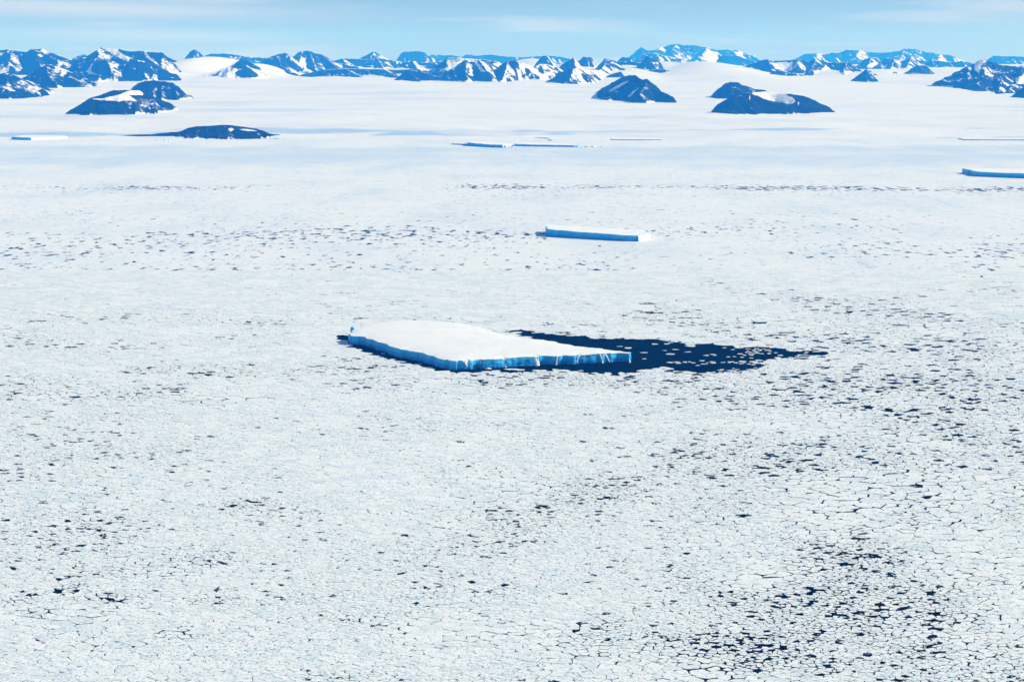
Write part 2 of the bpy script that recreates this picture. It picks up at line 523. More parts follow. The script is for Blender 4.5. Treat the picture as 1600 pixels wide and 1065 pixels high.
# ------------------------------------------------------------------ mountains
def mountain(name, dist, ridges, slope=0.62, snow=0.0, snow_polys=(), rock_polys=(), gully=0.10, cell=None, label=None, foot=None, base=None):
    """a massif grown from its ridge lines: each ridge is a list of (photo x, photo y, metres nearer or farther)"""
    seed = int(abs(ridges[0][0][0]) * 7 + dist) % 9973
    cell = cell or max(9.0, dist / 1700.0)
    lines = []
    for rd in ridges:
        pts = []
        for i, p in enumerate(rd):
            off = p[2] if len(p) > 2 else 0.0
            pts.append(at_y(p[0], p[1], dist + off))
        lines.append(np.array(pts))
    allp = np.concatenate(lines)
    gmin = base if base is not None else float(np.min(glacier_height(allp[:, 0], allp[:, 1])))
    top = float(allp[:, 2].max())
    reach = max(60.0, (top - gmin) / slope * 1.15)
    x0, x1 = allp[:, 0].min() - reach, allp[:, 0].max() + reach
    y0, y1 = allp[:, 1].min() - reach, allp[:, 1].max() + reach * 0.6
    xs, ys = np.arange(x0, x1 + cell, cell), np.arange(y0, y1 + cell * 1.3, cell * 1.3)
    X, Y = np.meshgrid(xs, ys)
    hgt = max(top - gmin, 20.0)
    wl_ = max(hgt * 0.9, 60)
    wx = X + (fbm(X / wl_, Y / wl_, seed + 1, 4) - 0.5) * hgt * 0.16
    wy = Y + (fbm(X / wl_ + 50, Y / wl_ + 20, seed + 2, 4) - 0.5) * hgt * 0.5
    spur = ridged(X / (hgt * 0.62 + 30) + Y / (hgt * 3.0 + 90), Y / (hgt * 2.4 + 90), seed + 15, 4)
    fan = 1.42 - 0.62 * spur                       # spurs and gullies running down the slopes
    Z = np.full(X.shape, -1e9)
    for ln in lines:
        for i in range(len(ln) - 1):
            a, b_ = ln[i], ln[i + 1]
            ex, ey = b_[0] - a[0], b_[1] - a[1]
            ll = max(math.hypot(ex, ey), 1e-3)
            tu = ((wx - a[0]) * ex + (wy - a[1]) * ey) / (ll * ll)
            t = np.clip(tu, 0, 1)
            over = (tu - t) * ll
            over = over * np.where(tu < 0, 3.0 if i == 0 else 2.0, 3.0 if i == len(ln) - 2 else 2.0)
            d = np.hypot(((wx - a[0]) * ey - (wy - a[1]) * ex) / ll, over)
            Z = np.maximum(Z, a[2] + (b_[2] - a[2]) * t - slope * d * fan)
    g0 = glacier_height(X, Y)
    rel = np.clip((Z - g0) / hgt, 0, 1)
    gl = ridged(X / (hgt * 0.8 + 40), Y / (hgt * 2.0 + 80), seed + 5, 5) - 0.62
    Z = Z + gl * hgt * gully * np.clip(rel * 3, 0, 1) * (1 - 0.75 * rel)
    Z = Z + (fbm(X / (hgt * 0.22 + 12), Y / (hgt * 0.22 + 12), seed + 8, 3) - 0.5) * hgt * 0.05
    if foot:
        Z = np.maximum(Z, g0 - 30 - 0 * foot)
    keep = Z > g0 - max(8.0, hgt * 0.06)
    dzx = np.gradient(Z, xs, axis=1)
    dzy = np.gradient(Z, ys, axis=0)
    steep = np.hypot(dzx, dzy)
    n = fbm(X / (hgt * 0.5 + 40), Y / (hgt * 0.9 + 40), seed + 9, 4)
    s = 0.18 + snow + 0.75 * sstep(slope * 0.72, slope * 0.30, steep) + (n - 0.5) * 0.55
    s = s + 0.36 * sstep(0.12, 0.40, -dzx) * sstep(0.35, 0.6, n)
    # the sheltered foot gathers drift snow
    s = s + 0.35 * (1 - sstep(0.0, 0.10, rel)) * (n > 0.5)
    PX, PY = project(X, Y, Z)
    jx = (fbm(X / 90, Y / 90, seed + 12, 3) - 0.5) * 5
    jy = (fbm(X / 90 + 7, Y / 90, seed + 13, 3) - 0.5) * 2.5
    for pl in snow_polys:
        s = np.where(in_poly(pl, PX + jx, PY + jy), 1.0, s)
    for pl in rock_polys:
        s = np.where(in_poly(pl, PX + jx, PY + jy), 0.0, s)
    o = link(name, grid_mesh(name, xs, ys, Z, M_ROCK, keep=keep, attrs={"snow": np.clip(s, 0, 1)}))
    tag(o, label, kind="structure")
    return o

# --- farthest massifs
mountain("mountain", 66000, [[(980, 88), (988, 83), (995, 78), (1003, 74), (1010, 78), (1025, 80), (1035, 73), (1048, 70), (1060, 67.5), (1066, 69), (1085, 71), (1105, 73), (1120, 77), (1140, 77), (1150, 79), (1160, 83), (1180, 87)],
    [(1060, 68), (1050, 82, -2500), (1060, 92, -4500)], [(1105, 73), (1100, 84, -2600), (1085, 93, -4500)], [(1140, 77), (1150, 88, -3000)], [(1035, 73), (1022, 84, -2500)]],
    slope=0.5, snow=0.06, gully=0.3, label="far snow-streaked massif with the highest summit on the skyline")
mountain("mountain", 64000, [[(1238, 93), (1255, 86), (1268, 83), (1285, 84), (1310, 82), (1325, 78), (1345, 79), (1360, 81), (1375, 83), (1405, 80), (1414, 76), (1428, 75.5), (1440, 80), (1455, 82), (1470, 85), (1485, 87), (1500, 92), (1515, 97)],
    [(1414, 76), (1405, 95, -3500)], [(1345, 79), (1330, 95, -3500)], [(1470, 85), (1465, 97, -2500)]],
    slope=0.5, snow=0.06, gully=0.25, label="long pale blue plateau mountain on the right skyline")
mountain("mountain", 60000, [[(1538, 94), (1545, 92), (1553, 87), (1575, 87.5), (1600, 88), (1650, 89), (1720, 86), (1790, 92)]], slope=0.5, snow=0.02, label="flat-topped far mountain at the right edge")
mountain("mountain", 62000, [[(664, 90), (676, 85), (690, 86), (705, 86), (722, 89), (728, 85.5), (735, 85), (745, 87), (765, 85), (775, 86), (790, 88), (820, 89), (850, 87), (860, 86), (870, 88), (890, 91)]], slope=0.5, snow=0.05, label="low far range along the middle of the skyline")
mountain("mountain", 55000, [[(620, 93), (623, 89), (627, 83), (632, 80.5), (640, 81), (650, 79.5), (662, 81), (668, 87), (674, 93)]], slope=0.6, snow=-0.05, label="flat-topped blue mesa left of the middle skyline")
mountain("mountain", 48000, [[(554, 95), (562, 91), (575, 85), (584, 79.5), (592, 86), (602, 93)], [(584, 80), (580, 92, -1500)]], slope=0.6, snow=0.02, label="sharp far pyramid peak left of the flat-topped mesa")
mountain("mountain", 44000, [[(515, 97), (525, 94), (535, 91), (560, 92), (575, 93), (590, 91), (605, 93), (622, 96), (640, 99)], [(535, 91), (545, 104, -2500)], [(590, 91), (600, 106, -3000)]], slope=0.5, snow=0.05, label="low hazy ridge below the far pyramid peak")
mountain("mountain", 46000, [[(320, 87), (330, 83.5), (345, 83.5), (360, 84), (372, 86), (385, 88), (400, 89), (425, 91)]], slope=0.6, snow=0.0, label="long flat far ridge on the left skyline")
mountain("mountain", 40000, [[(104, 95), (112, 91), (120, 87), (135, 85), (146, 88), (156, 94)]], slope=0.6, snow=0.05)
mountain("mountain", 47000, [[(1446, 99), (1449, 97), (1455, 93), (1475, 96), (1490, 97), (1502, 94.5), (1515, 98), (1530, 101)]], slope=0.6, snow=-0.05, label="low rounded blue ridge left of the big right mountain")
mountain("mountain", 55000, [[(1122, 91), (1130, 86), (1150, 86.5), (1160, 90), (1178, 95)]], slope=0.6, snow=-0.05, label="small dark block below the high massif")
mountain("mountain", 50000, [[(1000, 86), (1015, 83), (1030, 85), (1045, 88), (1062, 92), (1080, 96)]], slope=0.45, snow=0.12)
mountain("mountain", 43000, [[(1338, 103), (1350, 93), (1362, 89.5), (1372, 91), (1379, 95), (1384, 89.5), (1398, 92), (1410, 95), (1420, 92), (1426, 88), (1435, 95), (1445, 100), (1458, 109)], [(1426, 88), (1415, 108, -2500)], [(1362, 90), (1355, 106, -2200)], [(1398, 92), (1392, 108, -2500)]],
    slope=0.55, snow=0.02, snow_polys=[[(1355, 102), (1368, 97), (1372, 100), (1362, 106)], [(1378, 108), (1386, 100), (1383, 108)], [(1402, 108), (1412, 102), (1408, 110)]], label="row of blue peaks with snow bowls right of centre")

# --- middle distance
mountain("mountain", 38500, [[(456, 94), (465, 85), (472, 80), (476, 79), (482, 79.5), (490, 83), (500, 84), (507, 90), (515, 96), (540, 101), (560, 105)], [(482, 80), (490, 98, -1500), (495, 108, -2600)], [(500, 84), (530, 108, -2500)], [(472, 80), (468, 98, -1500)]],
    slope=0.55, snow=0.0, label="dark square-shouldered peak left of centre")
mountain("mountain", 36000, [[(408, 101), (420, 93), (432, 85), (445, 82.5), (452, 85), (460, 92), (475, 103), (492, 113)], [(432, 85), (440, 105, -1600), (462, 115, -2600)]], slope=0.5, snow=-0.02, label="sloping blue ridge with a broad scree face left of centre")
mountain("mountain", 33500, [[(470, 117), (500, 110), (540, 107), (580, 108), (620, 109), (650, 108), (690, 114)], [(540, 107), (560, 118, -1500)], [(600, 108), (620, 119, -1500)]], slope=0.4, snow=-0.02, label="long low blue slope at the head of the glacier")
mountain("mountain", 40000, [[(618, 103), (632, 97), (645, 95), (660, 98), (680, 97), (700, 96), (715, 99)], [(645, 95), (655, 110, -2200)], [(680, 97), (690, 110, -2200)]], slope=0.45, snow=0.05)
mountain("mountain", 38000, [[(292, 92), (297, 80.5), (302, 79), (304, 77), (310, 80), (315, 86), (320, 91)]], slope=0.8, snow=-0.15, label="small dark peak poking through the snow on the left skyline")
mountain("mountain", 36500, [[(836, 101), (845, 91), (850, 86.5), (856, 88), (861, 98)]], slope=0.7, snow=-0.02)
mountain("mountain", 34000, [[(876, 102), (886, 96), (896, 90), (906, 100)]], slope=0.6, snow=0.0, rock_polys=[[(878, 102), (896, 89), (897, 97), (884, 102)]])
mountain("mountain", 36000, [[(903, 96), (912, 88), (922, 88.5), (929, 94)]], slope=0.75, snow=-0.05)
mountain("mountain", 35000, [[(940, 97), (945, 91), (955, 93), (965, 96), (990, 96), (1002, 99)]], slope=0.6, snow=-0.05)
mountain("mountain", 40000, [[(966, 93), (972, 89), (980, 89), (986, 93)]], slope=0.7, snow=0.0)
mountain("mountain", 34000, [[(1003, 97), (1008, 90), (1011, 87), (1018, 91), (1032, 98)]], slope=0.6, snow=0.0, rock_polys=[[(1007, 96), (1011, 86), (1030, 97), (1015, 97)]])
mountain("mountain", 36000, [[(1028, 106), (1045, 101), (1052, 97), (1056, 97), (1058, 104)]], slope=0.6, snow=-0.1)
mountain("mountain", 34500, [[(1160, 104), (1178, 98.5), (1190, 93.5), (1200, 92), (1208, 95), (1222, 94), (1232, 93.5), (1250, 93), (1265, 97), (1277, 91.5), (1290, 97), (1310, 98), (1325, 97), (1335, 104), (1346, 110)],
    [(1200, 92), (1206, 110, -1500)], [(1277, 92), (1268, 108, -1400), (1262, 114, -2000)], [(1325, 97), (1318, 112, -1800), (1322, 119, -2400)], [(1250, 93), (1240, 106, -1400)]],
    slope=0.58, snow=-0.05, snow_polys=[[(1206, 99), (1240, 97), (1236, 111), (1212, 108)], [(1281, 112), (1290, 101), (1296, 108), (1286, 115)]], label="broad dark range with snow basins right of the high massif")
mountain("mountain", 32000, [[(1198, 119), (1208, 110.5), (1222, 110.5), (1235, 113.5), (1260, 117.5), (1284, 121)]], slope=0.6, snow=-0.12, label="low dark rock ridge below the broad range")
mountain("mountain", 28500, [[(1331, 124), (1345, 114), (1353, 107.5), (1360, 114), (1367, 127)]], slope=0.6, snow=-0.1, label="dark triangular spur beside the broad range")
mountain("mountain", 34000, [[(1410, 118), (1425, 108), (1436, 101), (1448, 103), (1457, 113)], [(1436, 101), (1446, 115, -900)]], slope=0.55, snow=-0.05, label="blue triangular peak standing in the snow right of centre")

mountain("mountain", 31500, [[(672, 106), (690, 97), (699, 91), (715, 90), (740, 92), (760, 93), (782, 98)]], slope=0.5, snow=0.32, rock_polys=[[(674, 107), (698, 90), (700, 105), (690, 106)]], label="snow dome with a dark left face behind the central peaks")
mountain("mountain", 32500, [[(762, 102), (772, 94.5), (776, 95), (783, 99)]], slope=0.6, snow=-0.1)
mountain("mountain", 28600, [[(610, 128), (622, 120), (634, 111.5), (641, 110), (655, 111), (665, 114), (682, 119)], [(641, 110), (655, 127, -600)]], slope=0.6, snow=-0.12, label="leftmost of the three dark peaks at the glacier edge")
mountain("mountain", 28600, [[(670, 128), (690, 120), (705, 113), (715, 103), (726, 94.5), (733, 95.5), (742, 94.5), (748, 93), (755, 97, 300), (765, 100, 1200), (780, 107, 3000), (792, 112, 5000)], [(726, 95), (728, 112, -600), (732, 124, -1000)], [(748, 93), (760, 110, -600), (768, 120, -900)]],
    slope=0.62, snow=0.0, gully=0.3, snow_polys=[[(741, 96), (744, 95), (757, 112), (752, 112)], [(734, 100), (737, 100), (738, 118), (734, 118)]], label="middle one of the three dark peaks at the glacier edge")
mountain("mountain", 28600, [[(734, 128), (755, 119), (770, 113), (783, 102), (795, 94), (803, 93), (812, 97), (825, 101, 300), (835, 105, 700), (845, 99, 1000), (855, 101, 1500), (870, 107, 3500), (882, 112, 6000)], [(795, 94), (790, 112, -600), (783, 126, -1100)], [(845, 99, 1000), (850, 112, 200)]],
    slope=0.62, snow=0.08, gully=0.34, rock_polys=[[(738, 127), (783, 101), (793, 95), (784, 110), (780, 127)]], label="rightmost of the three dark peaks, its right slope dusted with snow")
mountain("mountain", 27500, [[(851, 129), (868, 119), (885, 109), (893, 105), (905, 107, 600), (920, 111, 1600), (940, 108, 3200), (948, 102, 4200), (955, 98, 5000), (963, 99, 5800), (967, 106, 6200)], [(893, 105), (890, 122, -700)]],
    slope=0.6, snow=0.05, gully=0.3, rock_polys=[[(853, 128), (885, 108), (897, 107), (890, 124)]], label="low speckled ridge right of the three dark peaks")
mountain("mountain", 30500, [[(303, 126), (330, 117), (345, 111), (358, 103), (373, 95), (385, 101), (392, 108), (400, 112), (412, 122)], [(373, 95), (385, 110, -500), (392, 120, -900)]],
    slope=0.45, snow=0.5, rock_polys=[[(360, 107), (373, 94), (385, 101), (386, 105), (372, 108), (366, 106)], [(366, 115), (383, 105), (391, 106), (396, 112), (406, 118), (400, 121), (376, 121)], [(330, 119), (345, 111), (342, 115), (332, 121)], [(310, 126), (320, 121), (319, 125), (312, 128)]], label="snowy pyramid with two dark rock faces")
mountain("mountain", 32500, [[(376, 92), (392, 98), (405, 105), (420, 112), (432, 118)]], slope=0.55, snow=0.15, rock_polys=[[(378, 93), (396, 97), (407, 107), (396, 105)], [(400, 107), (425, 117), (418, 119), (404, 111)]])

# --- left range
mountain("mountain", 33000, [[(-150, 88), (-90, 78), (-40, 82), (0, 79), (8, 79), (25, 80), (45, 81), (52, 76), (60, 77), (66, 76), (75, 80), (90, 86), (104, 92), (114, 97)], [(52, 76), (58, 95, -1300), (70, 108, -2200)], [(20, 80), (12, 98, -1400)], [(75, 80), (92, 100, -1500)], [(-40, 82), (-30, 105, -1700)]],
    slope=0.6, snow=-0.10, gully=0.3, snow_polys=[[(62, 78), (68, 76), (78, 83), (74, 86)], [(60, 85), (64, 84), (67, 89), (63, 88)], [(-4, 84), (3, 83), (4, 87), (-3, 88)], [(88, 101), (96, 99), (96, 104), (91, 105)]], label="jagged dark range at the left edge of the skyline")
mountain("mountain", 31200, [[(98, 106), (118, 101), (135, 90), (148, 80), (157, 73), (166, 76), (183, 77), (192, 79), (204, 80), (215, 78), (225, 80), (240, 81.5), (253, 83), (257, 91)], [(157, 73), (150, 92, -900), (140, 104, -1500)], [(183, 77), (200, 95, -900), (215, 106, -1400)], [(225, 80), (230, 98, -1000)]],
    slope=0.55, snow=-0.10, gully=0.28, snow_polys=[[(160, 73), (170, 75), (183, 77), (188, 83), (196, 88), (208, 92), (204, 98), (192, 93), (180, 88), (172, 82), (165, 80)], [(152, 76), (156, 75), (155, 82), (152, 81)], [(166, 84), (176, 88), (172, 92)]], label="highest dark peak of the left range with a bright snowfield")
mountain("mountain", 28800, [[(132, 116), (142, 103), (152, 96), (166, 93), (180, 97), (196, 103), (206, 111), (217, 120)], [(166, 93), (172, 112, -800)], [(206, 91), (222, 95), (240, 103), (258, 112), (276, 116)]],
    slope=0.5, snow=-0.06, gully=0.3, snow_polys=[[(210, 91), (220, 92), (229, 94), (227, 98), (217, 96)], [(130, 109), (142, 104), (143, 112), (152, 117), (140, 116)], [(233, 93), (246, 93), (245, 101), (238, 98)]], label="dark rounded spur in front of the highest left peak")
mountain("mountain", 34500, [[(240, 103), (246, 92), (251, 87.5), (262, 89), (275, 95), (284, 99), (293, 109)]], slope=0.55, snow=-0.1, label="dark blunt headland at the right end of the left range")
mountain("mountain", 36000, [[(284, 97), (290, 93), (297, 97)]], slope=0.6, snow=-0.1)
mountain("mountain", 25800, [[(44, 122), (52, 114), (62, 107), (72, 101), (82, 102), (95, 107), (108, 111), (122, 118), (140, 133), (160, 135)], [(72, 101), (76, 120, -700), (90, 132, -1100)], [(108, 111), (115, 127, -700)]],
    slope=0.55, snow=-0.10, gully=0.3, snow_polys=[[(103, 109), (112, 112), (124, 114), (123, 118), (112, 115)]], label="dark foothill of the left range above the glacier")
mountain("mountain", 22800, [[(-160, 104), (-100, 118), (-40, 110), (0, 115), (12, 114), (20, 117), (30, 124, 300), (45, 127, 900), (60, 132, 1700), (84, 138, 2400)], [(12, 114), (10, 132, -600), (16, 144, -900)], [(45, 127, 900), (50, 140, 300)], [(-40, 110), (-36, 140, -800)]],
    slope=0.5, snow=-0.06, gully=0.3, snow_polys=[[(-2, 104), (8, 104), (28, 111), (22, 114), (4, 110)], [(0, 134), (14, 136), (26, 143), (10, 140)]], label="dark front ridge at the left edge of the glacier")

# --- right mountain
mountain("mountain", 26500, [[(1492, 125), (1505, 113), (1515, 104), (1525, 98), (1532, 95), (1540, 94), (1552, 98), (1570, 101), (1585, 102), (1600, 103), (1640, 104), (1690, 98), (1760, 112)],
    [(1540, 94), (1537, 118, -1200), (1530, 138, -2300)], [(1552, 98), (1568, 122, -1500), (1560, 145, -3100)], [(1600, 103), (1592, 125, -1500), (1575, 142, -2900)], [(1515, 104), (1512, 125, -1200)]],
    slope=0.52, snow=-0.02, gully=0.3, snow_polys=[[(1523, 99), (1532, 95), (1541, 94), (1533, 105), (1529, 117), (1523, 108)], [(1586, 122), (1600, 116), (1612, 118), (1606, 132), (1590, 131)], [(1576, 92), (1584, 94), (1592, 101), (1582, 99)]], label="large blue mountain at the right edge of the glacier")
mountain("mountain", 22600, [[(1578, 152), (1590, 143), (1600, 134), (1625, 124), (1660, 130)]], slope=0.6, snow=-0.1)

# --- nunataks standing in the glacier
mountain("nunatak", 20900, [[(936, 140, 3000), (945, 136, 2700), (955, 130, 2200), (965, 125, 1700), (975, 119, 1300), (985, 117, 1000), (993, 117, 850), (998, 121, 750), (1005, 123.5, 650), (1011, 123, 550), (1014, 129, 450), (1018, 136, 380), (1030, 142, 250), (1045, 148, 100), (1053, 152, 30), (1056, 159)], [(1011, 123, 550), (1000, 148, -50)]],
    slope=0.85, snow=-0.2, gully=0.1, snow_polys=[[(951, 142), (972, 129), (984, 125), (968, 136), (956, 143)], [(978, 152), (995, 138), (998, 137), (984, 151)]], label="dark wedge-shaped rock ridge standing in the glacier, right of centre")
mountain("nunatak", 29500, [[(948, 119), (958, 115), (970, 112), (972, 117)]], slope=0.55, snow=-0.2)
mountain("nunatak", 33000, [[(1000, 113), (1025, 107.5), (1040, 108), (1049, 112)]], slope=0.4, snow=0.0)
mountain("nunatak", 22700, [[(1125, 148), (1131, 131), (1140, 128), (1153, 128), (1160, 132), (1172, 136), (1180, 139), (1198, 141.5)]], slope=0.55, snow=-0.2, gully=0.1, label="dark knoll behind the cratered rock island")
mountain("nunatak", 18900, [[(1121, 163), (1135, 155), (1147, 148), (1160, 146), (1173, 145)], [(1173, 145), (1185, 152, -80), (1200, 158, -150), (1215, 162, -200), (1232, 164, -220), (1243, 157, -100), (1246, 152)], [(1216, 145.5, 250), (1235, 147, 100), (1255, 150), (1270, 156), (1285, 162), (1297, 168), (1306, 177)], [(1173, 145), (1195, 143, 300), (1216, 145.5, 250)]],
    slope=0.5, snow=-0.25, gully=0.08, snow_polys=[[(1174, 145.5), (1190, 142), (1215, 145), (1228, 148), (1238, 152), (1243, 157), (1240, 162), (1228, 162), (1208, 159), (1195, 155), (1184, 150)], [(1171, 150), (1173, 148), (1172, 156), (1170, 156)], [(1246, 160), (1249, 159), (1248, 165), (1246, 164)]], label="dark rock island in the glacier with a snow-filled bowl")
mountain("nunatak", 18300, [[(103, 177, 0), (115, 168, 0), (138, 153.5, 50), (160, 147, 150), (178, 140.5, 300), (200, 140.5, 500), (215, 141.5, 700), (232, 147, 900), (252, 155, 1050), (265, 160, 1100), (276, 167, 1100)]], slope=0.55, snow=-0.22, gully=0.12,
    snow_polys=[[(140, 156), (165, 153), (180, 150), (198, 143), (210, 140), (219, 141), (225, 147), (222, 150), (210, 148), (200, 148), (214, 159), (203, 157), (186, 159), (178, 157), (165, 157)], [(224, 142), (245, 145), (262, 152), (277, 164), (270, 161), (255, 152), (240, 148)]], label="long dark rock island in the left of the glacier with a snow streak on top")
mountain("nunatak", 22100, [[(198, 144), (207, 135), (215, 130), (228, 126), (240, 125), (255, 127), (270, 129), (278, 134), (282, 143), (285, 151)]], slope=0.5, snow=-0.16, gully=0.12, label="rounded dark hill behind the long left rock island")
mountain("nunatak", 15960, [[(184, 211.5), (205, 210.5), (235, 209.5), (255, 208), (280, 206), (292, 200.5), (305, 197.5), (330, 196.5), (345, 195), (360, 195.5), (380, 198), (400, 201), (415, 205), (423, 209), (452, 211)]], slope=0.3, snow=-0.22, gully=0.1, cell=8,
    snow_polys=[[(355, 201), (362, 199.5), (368, 203), (360, 206)], [(374, 202), (390, 201.5), (402, 205), (386, 205)]], label="low dark rock hill on the shore left of centre")

def outcrop(points, hgt, slope=0.5, label=None):
    """a small rock showing through the glacier along a line of photo pixels"""
    x, y, z = hit_glacier(*points[len(points) // 2])
    rid = []
    for (px, py) in points:
        gx_, gy_, gz_ = hit_glacier(px, py)
        a, dy, dz = ray(px, py)
        rid.append((px, py, gy_ - 40 - y))
    return mountain("nunatak", y, [rid], slope=slope, snow=-0.3, gully=0.05, base=z - hgt, cell=9, label=label)

outcrop([(412, 126), (418, 124.5), (424, 125), (429, 127)], 40, label="small dark rock below the snowy pyramid")
outcrop([(1534, 166), (1540, 164.5), (1546, 167)], 40, label="tiny dark rock alone in the right of the glacier")
outcrop([(1356, 109), (1366, 115), (1376, 122), (1386, 129)], 30)
outcrop([(1394, 117), (1398, 111.5), (1402, 116)], 40)
outcrop([(1404, 118), (1412, 123), (1424, 131)], 30)
outcrop([(1428, 129), (1445, 132), (1462, 136)], 20)
outcrop([(148, 212), (156, 211), (166, 211)], 18)

# ------------------------------------------------------------------ icebergs
def densify(poly, step):
    out = []
    n = len(poly)
    for i in range(n):
        a, b_ = np.array(poly[i], float), np.array(poly[(i + 1) % n], float)
        L = np.hypot(*(b_ - a)[:2])
        k = max(1, int(L / step))
        for j in range(k):
            out.append(a + (b_ - a) * j / k)
    return np.array(out)

def iceberg(outline, step=6.0, rough=1.0, dome=0.0, label=None, white=None, group=None, name="iceberg", notches=(), grid=None):
    """tabular berg; outline = (x, y, top height) in metres, counter-clockwise; returns root and rim"""
    ring = densify(outline, step)
    n = len(ring)
    c = ring[:, :2].mean(0)
    ctr = (float(c[0]), float(c[1]), 0.0)
    # outward normals
    nx_ = np.roll(ring, -1, 0)[:, :2] - np.roll(ring, 1, 0)[:, :2]
    nrm = np.stack([nx_[:, 1], -nx_[:, 0]], -1)
    nrm /= np.linalg.norm(nrm, axis=1, keepdims=True) + 1e-9
    s = np.arange(n) * step
    seed = int(abs(c[0]) + c[1]) % 991
    block = (vnoise(np.floor(s / (step * 5.0) + 1.3 * fbm(s / 90.0, s * 0, seed + 40, 2)) * 3.1, s * 0 + 2, seed) - 0.5) * 8.5 * rough
    fine = (fbm(s / (step * 2.2), s * 0 + 9, seed + 3, 3) - 0.5) * 4.0 * rough
    sway = (fbm(s / 110.0, s * 0 + 3, seed + 44, 3) - 0.5) * 26.0 * rough * min(1.0, n * step / 1500.0)
    ring[:, :2] += nrm * (block + fine + sway)[:, None]
    top_z = ring[:, 2] + (fbm(s / (step * 6), s * 0 + 5, seed + 6, 3) - 0.5) * 3.4 * rough
    for (px, depth, wid) in notches:     # V-shaped breaks in the rim
        d = np.abs(project(ring[:, 0], ring[:, 1], top_z)[0] - px)
        front = nrm[:, 1] < 0
        k = np.where(front, np.clip(1 - d / wid, 0, 1), 0)
        top_z = top_z - depth * k
        ring[:, :2] -= nrm * (depth * 0.35 * k)[:, None]
    levels = np.array([-0.12, 0.0, 0.06, 0.2, 0.38, 0.56, 0.74, 0.9, 1.0])
    V, rel = [], []
    for li, l in enumerate(levels):
        inset = (fbm(s / (step * 2.5), s * 0 + l * 4.0, seed + 20, 3) - 0.5) * 3.2 * rough
        if l <= 0.0:
            inset = inset * 0 - 1.2        # waterline notch
        if l == 1.0:
            inset = inset * 0
        P = ring[:, :2] + nrm * (inset * (0.4 if l == 1.0 else 1.0))[:, None] - nrm * (1.6 * l * rough)
        V.append(np.column_stack([P - c, np.where(l < 1, l * top_z, top_z)]))
        rel.append(np.full(n, l))
    V = np.concatenate(V)
    rel = np.concatenate(rel)
    root = empty(name, ctr)
    faces_b, faces_w = [], []
    for li in range(len(levels) - 1):
        for i in range(n):
            j = (i + 1) % n
            f = (li * n + i, li * n + j, (li + 1) * n + j, (li + 1) * n + i)
            faces_b.append(f)
    link("ice_cliff", mesh_faces("ice_cliff", V, faces_b, white or M_ICE, attrs={"rel": rel}), root)
    # snow-covered top
    rim = V[-n:]
    pts = [Vector((p[0], p[1])) for p in rim]
    edges = [(i, (i + 1) % n) for i in range(n)]
    g = grid or step * 2.5
    x0, y0 = rim[:, :2].min(0); x1, y1 = rim[:, :2].max(0)
    QX, QY = np.meshgrid(np.arange(x0, x1, g), np.arange(y0, y1, g))
    QX = QX.ravel() + rng.uniform(-0.3, 0.3, QX.size) * g
    QY = QY.ravel() + rng.uniform(-0.3, 0.3, QY.size) * g
    ok = in_poly(rim[:, :2], QX, QY)
    QX, QY = QX[ok], QY[ok]
    d = poly_dist(rim[:, :2], QX, QY)
    ok = d > g * 0.5
    QX, QY, d = QX[ok], QY[ok], d[ok]
    if len(QX):
        w = 1.0 / (np.hypot(QX[:, None] - rim[None, :, 0], QY[:, None] - rim[None, :, 1]) ** 2 + 4)
        base = (w * np.median(top_z[None, :]) * 0 + w * ring[None, :, 2]).sum(1) / w.sum(1)
        z = base + 0.6 + dome * (1 - np.exp(-d / 70.0)) + (fbm(QX / 60, QY / 60, seed + 31, 4) - 0.5) * 2.4
        pts += [Vector((a, b_)) for a, b_ in zip(QX, QY)]
        zz = np.concatenate([rim[:, 2], z])
    else:
        zz = rim[:, 2]
    r = delaunay_2d_cdt(pts, edges, [], 0, 1e-5, True)
    tv = []
    for v, orig in zip(r[0], r[3]):
        if orig:
            z_ = float(zz[orig[0]])
        else:               # where the rim crosses itself
            z_ = float(rim[np.argmin(np.hypot(rim[:, 0] - v.x, rim[:, 1] - v.y)), 2])
        tv.append((v.x, v.y, z_ + 0.003))
    tva = np.array(tv)
    ta = np.array(r[2])
    mid = tva[ta].mean(1)
    tris = [tuple(int(q) for q in f) for f, ok_ in zip(ta, in_poly(rim[:, :2], mid[:, 0], mid[:, 1])) if ok_]
    link("snow_cap", mesh_faces("snow_cap", tv, tris, M_BERG_SNOW, smooth=True), root)
    tag(root, label, "iceberg", group)
    return root, ring, nrm

def top_pts(pts, z):
    return [tuple(at_z(px, py, zz if zz else z)) for px, py, zz in [(p + (0,))[:3] for p in pts]]

# main tabular iceberg: front rim from left to right, then back rim from right to left
MAIN = top_pts([(545, 525), (562, 527), (580, 531), (586, 535), (603, 538), (625, 544), (655, 553), (672, 557), (690, 561.5), (707, 563), (722, 563.5), (745, 561.5), (775, 560.5), (800, 558.5), (835, 557.5), (862, 556), (900, 554.5), (940, 552.8), (965, 551.5), (984, 552.3),
                (985.5, 550), (965, 547.5), (930, 543.5), (895, 538.5), (860, 534), (825, 529), (795, 523), (768, 516.5), (740, 509), (715, 504), (690, 501), (655, 500), (620, 501), (590, 504), (568, 509), (553, 515), (547, 520)], 25.0)
main, m_ring, m_nrm = iceberg(MAIN, step=5.0, rough=1.15, dome=7.0, notches=[(730, 17, 5), (789, 9, 3), (838, 7, 3), (871, 4, 2), (906, 5, 2.5)], grid=16,
    label="large white tabular iceberg with blue cliffs beside dark open water")

def on_cliff(px):
    """point of the main berg's front cliff at a photo column, with its outward normal"""
    X, _ = project(m_ring[:, 0], m_ring[:, 1], m_ring[:, 2] * 0.5)
    front = m_nrm[:, 1] < -0.1
    k = np.argmin(np.abs(X - px) + np.where(front, 0, 1e6))
    return m_ring[k], m_nrm[k]

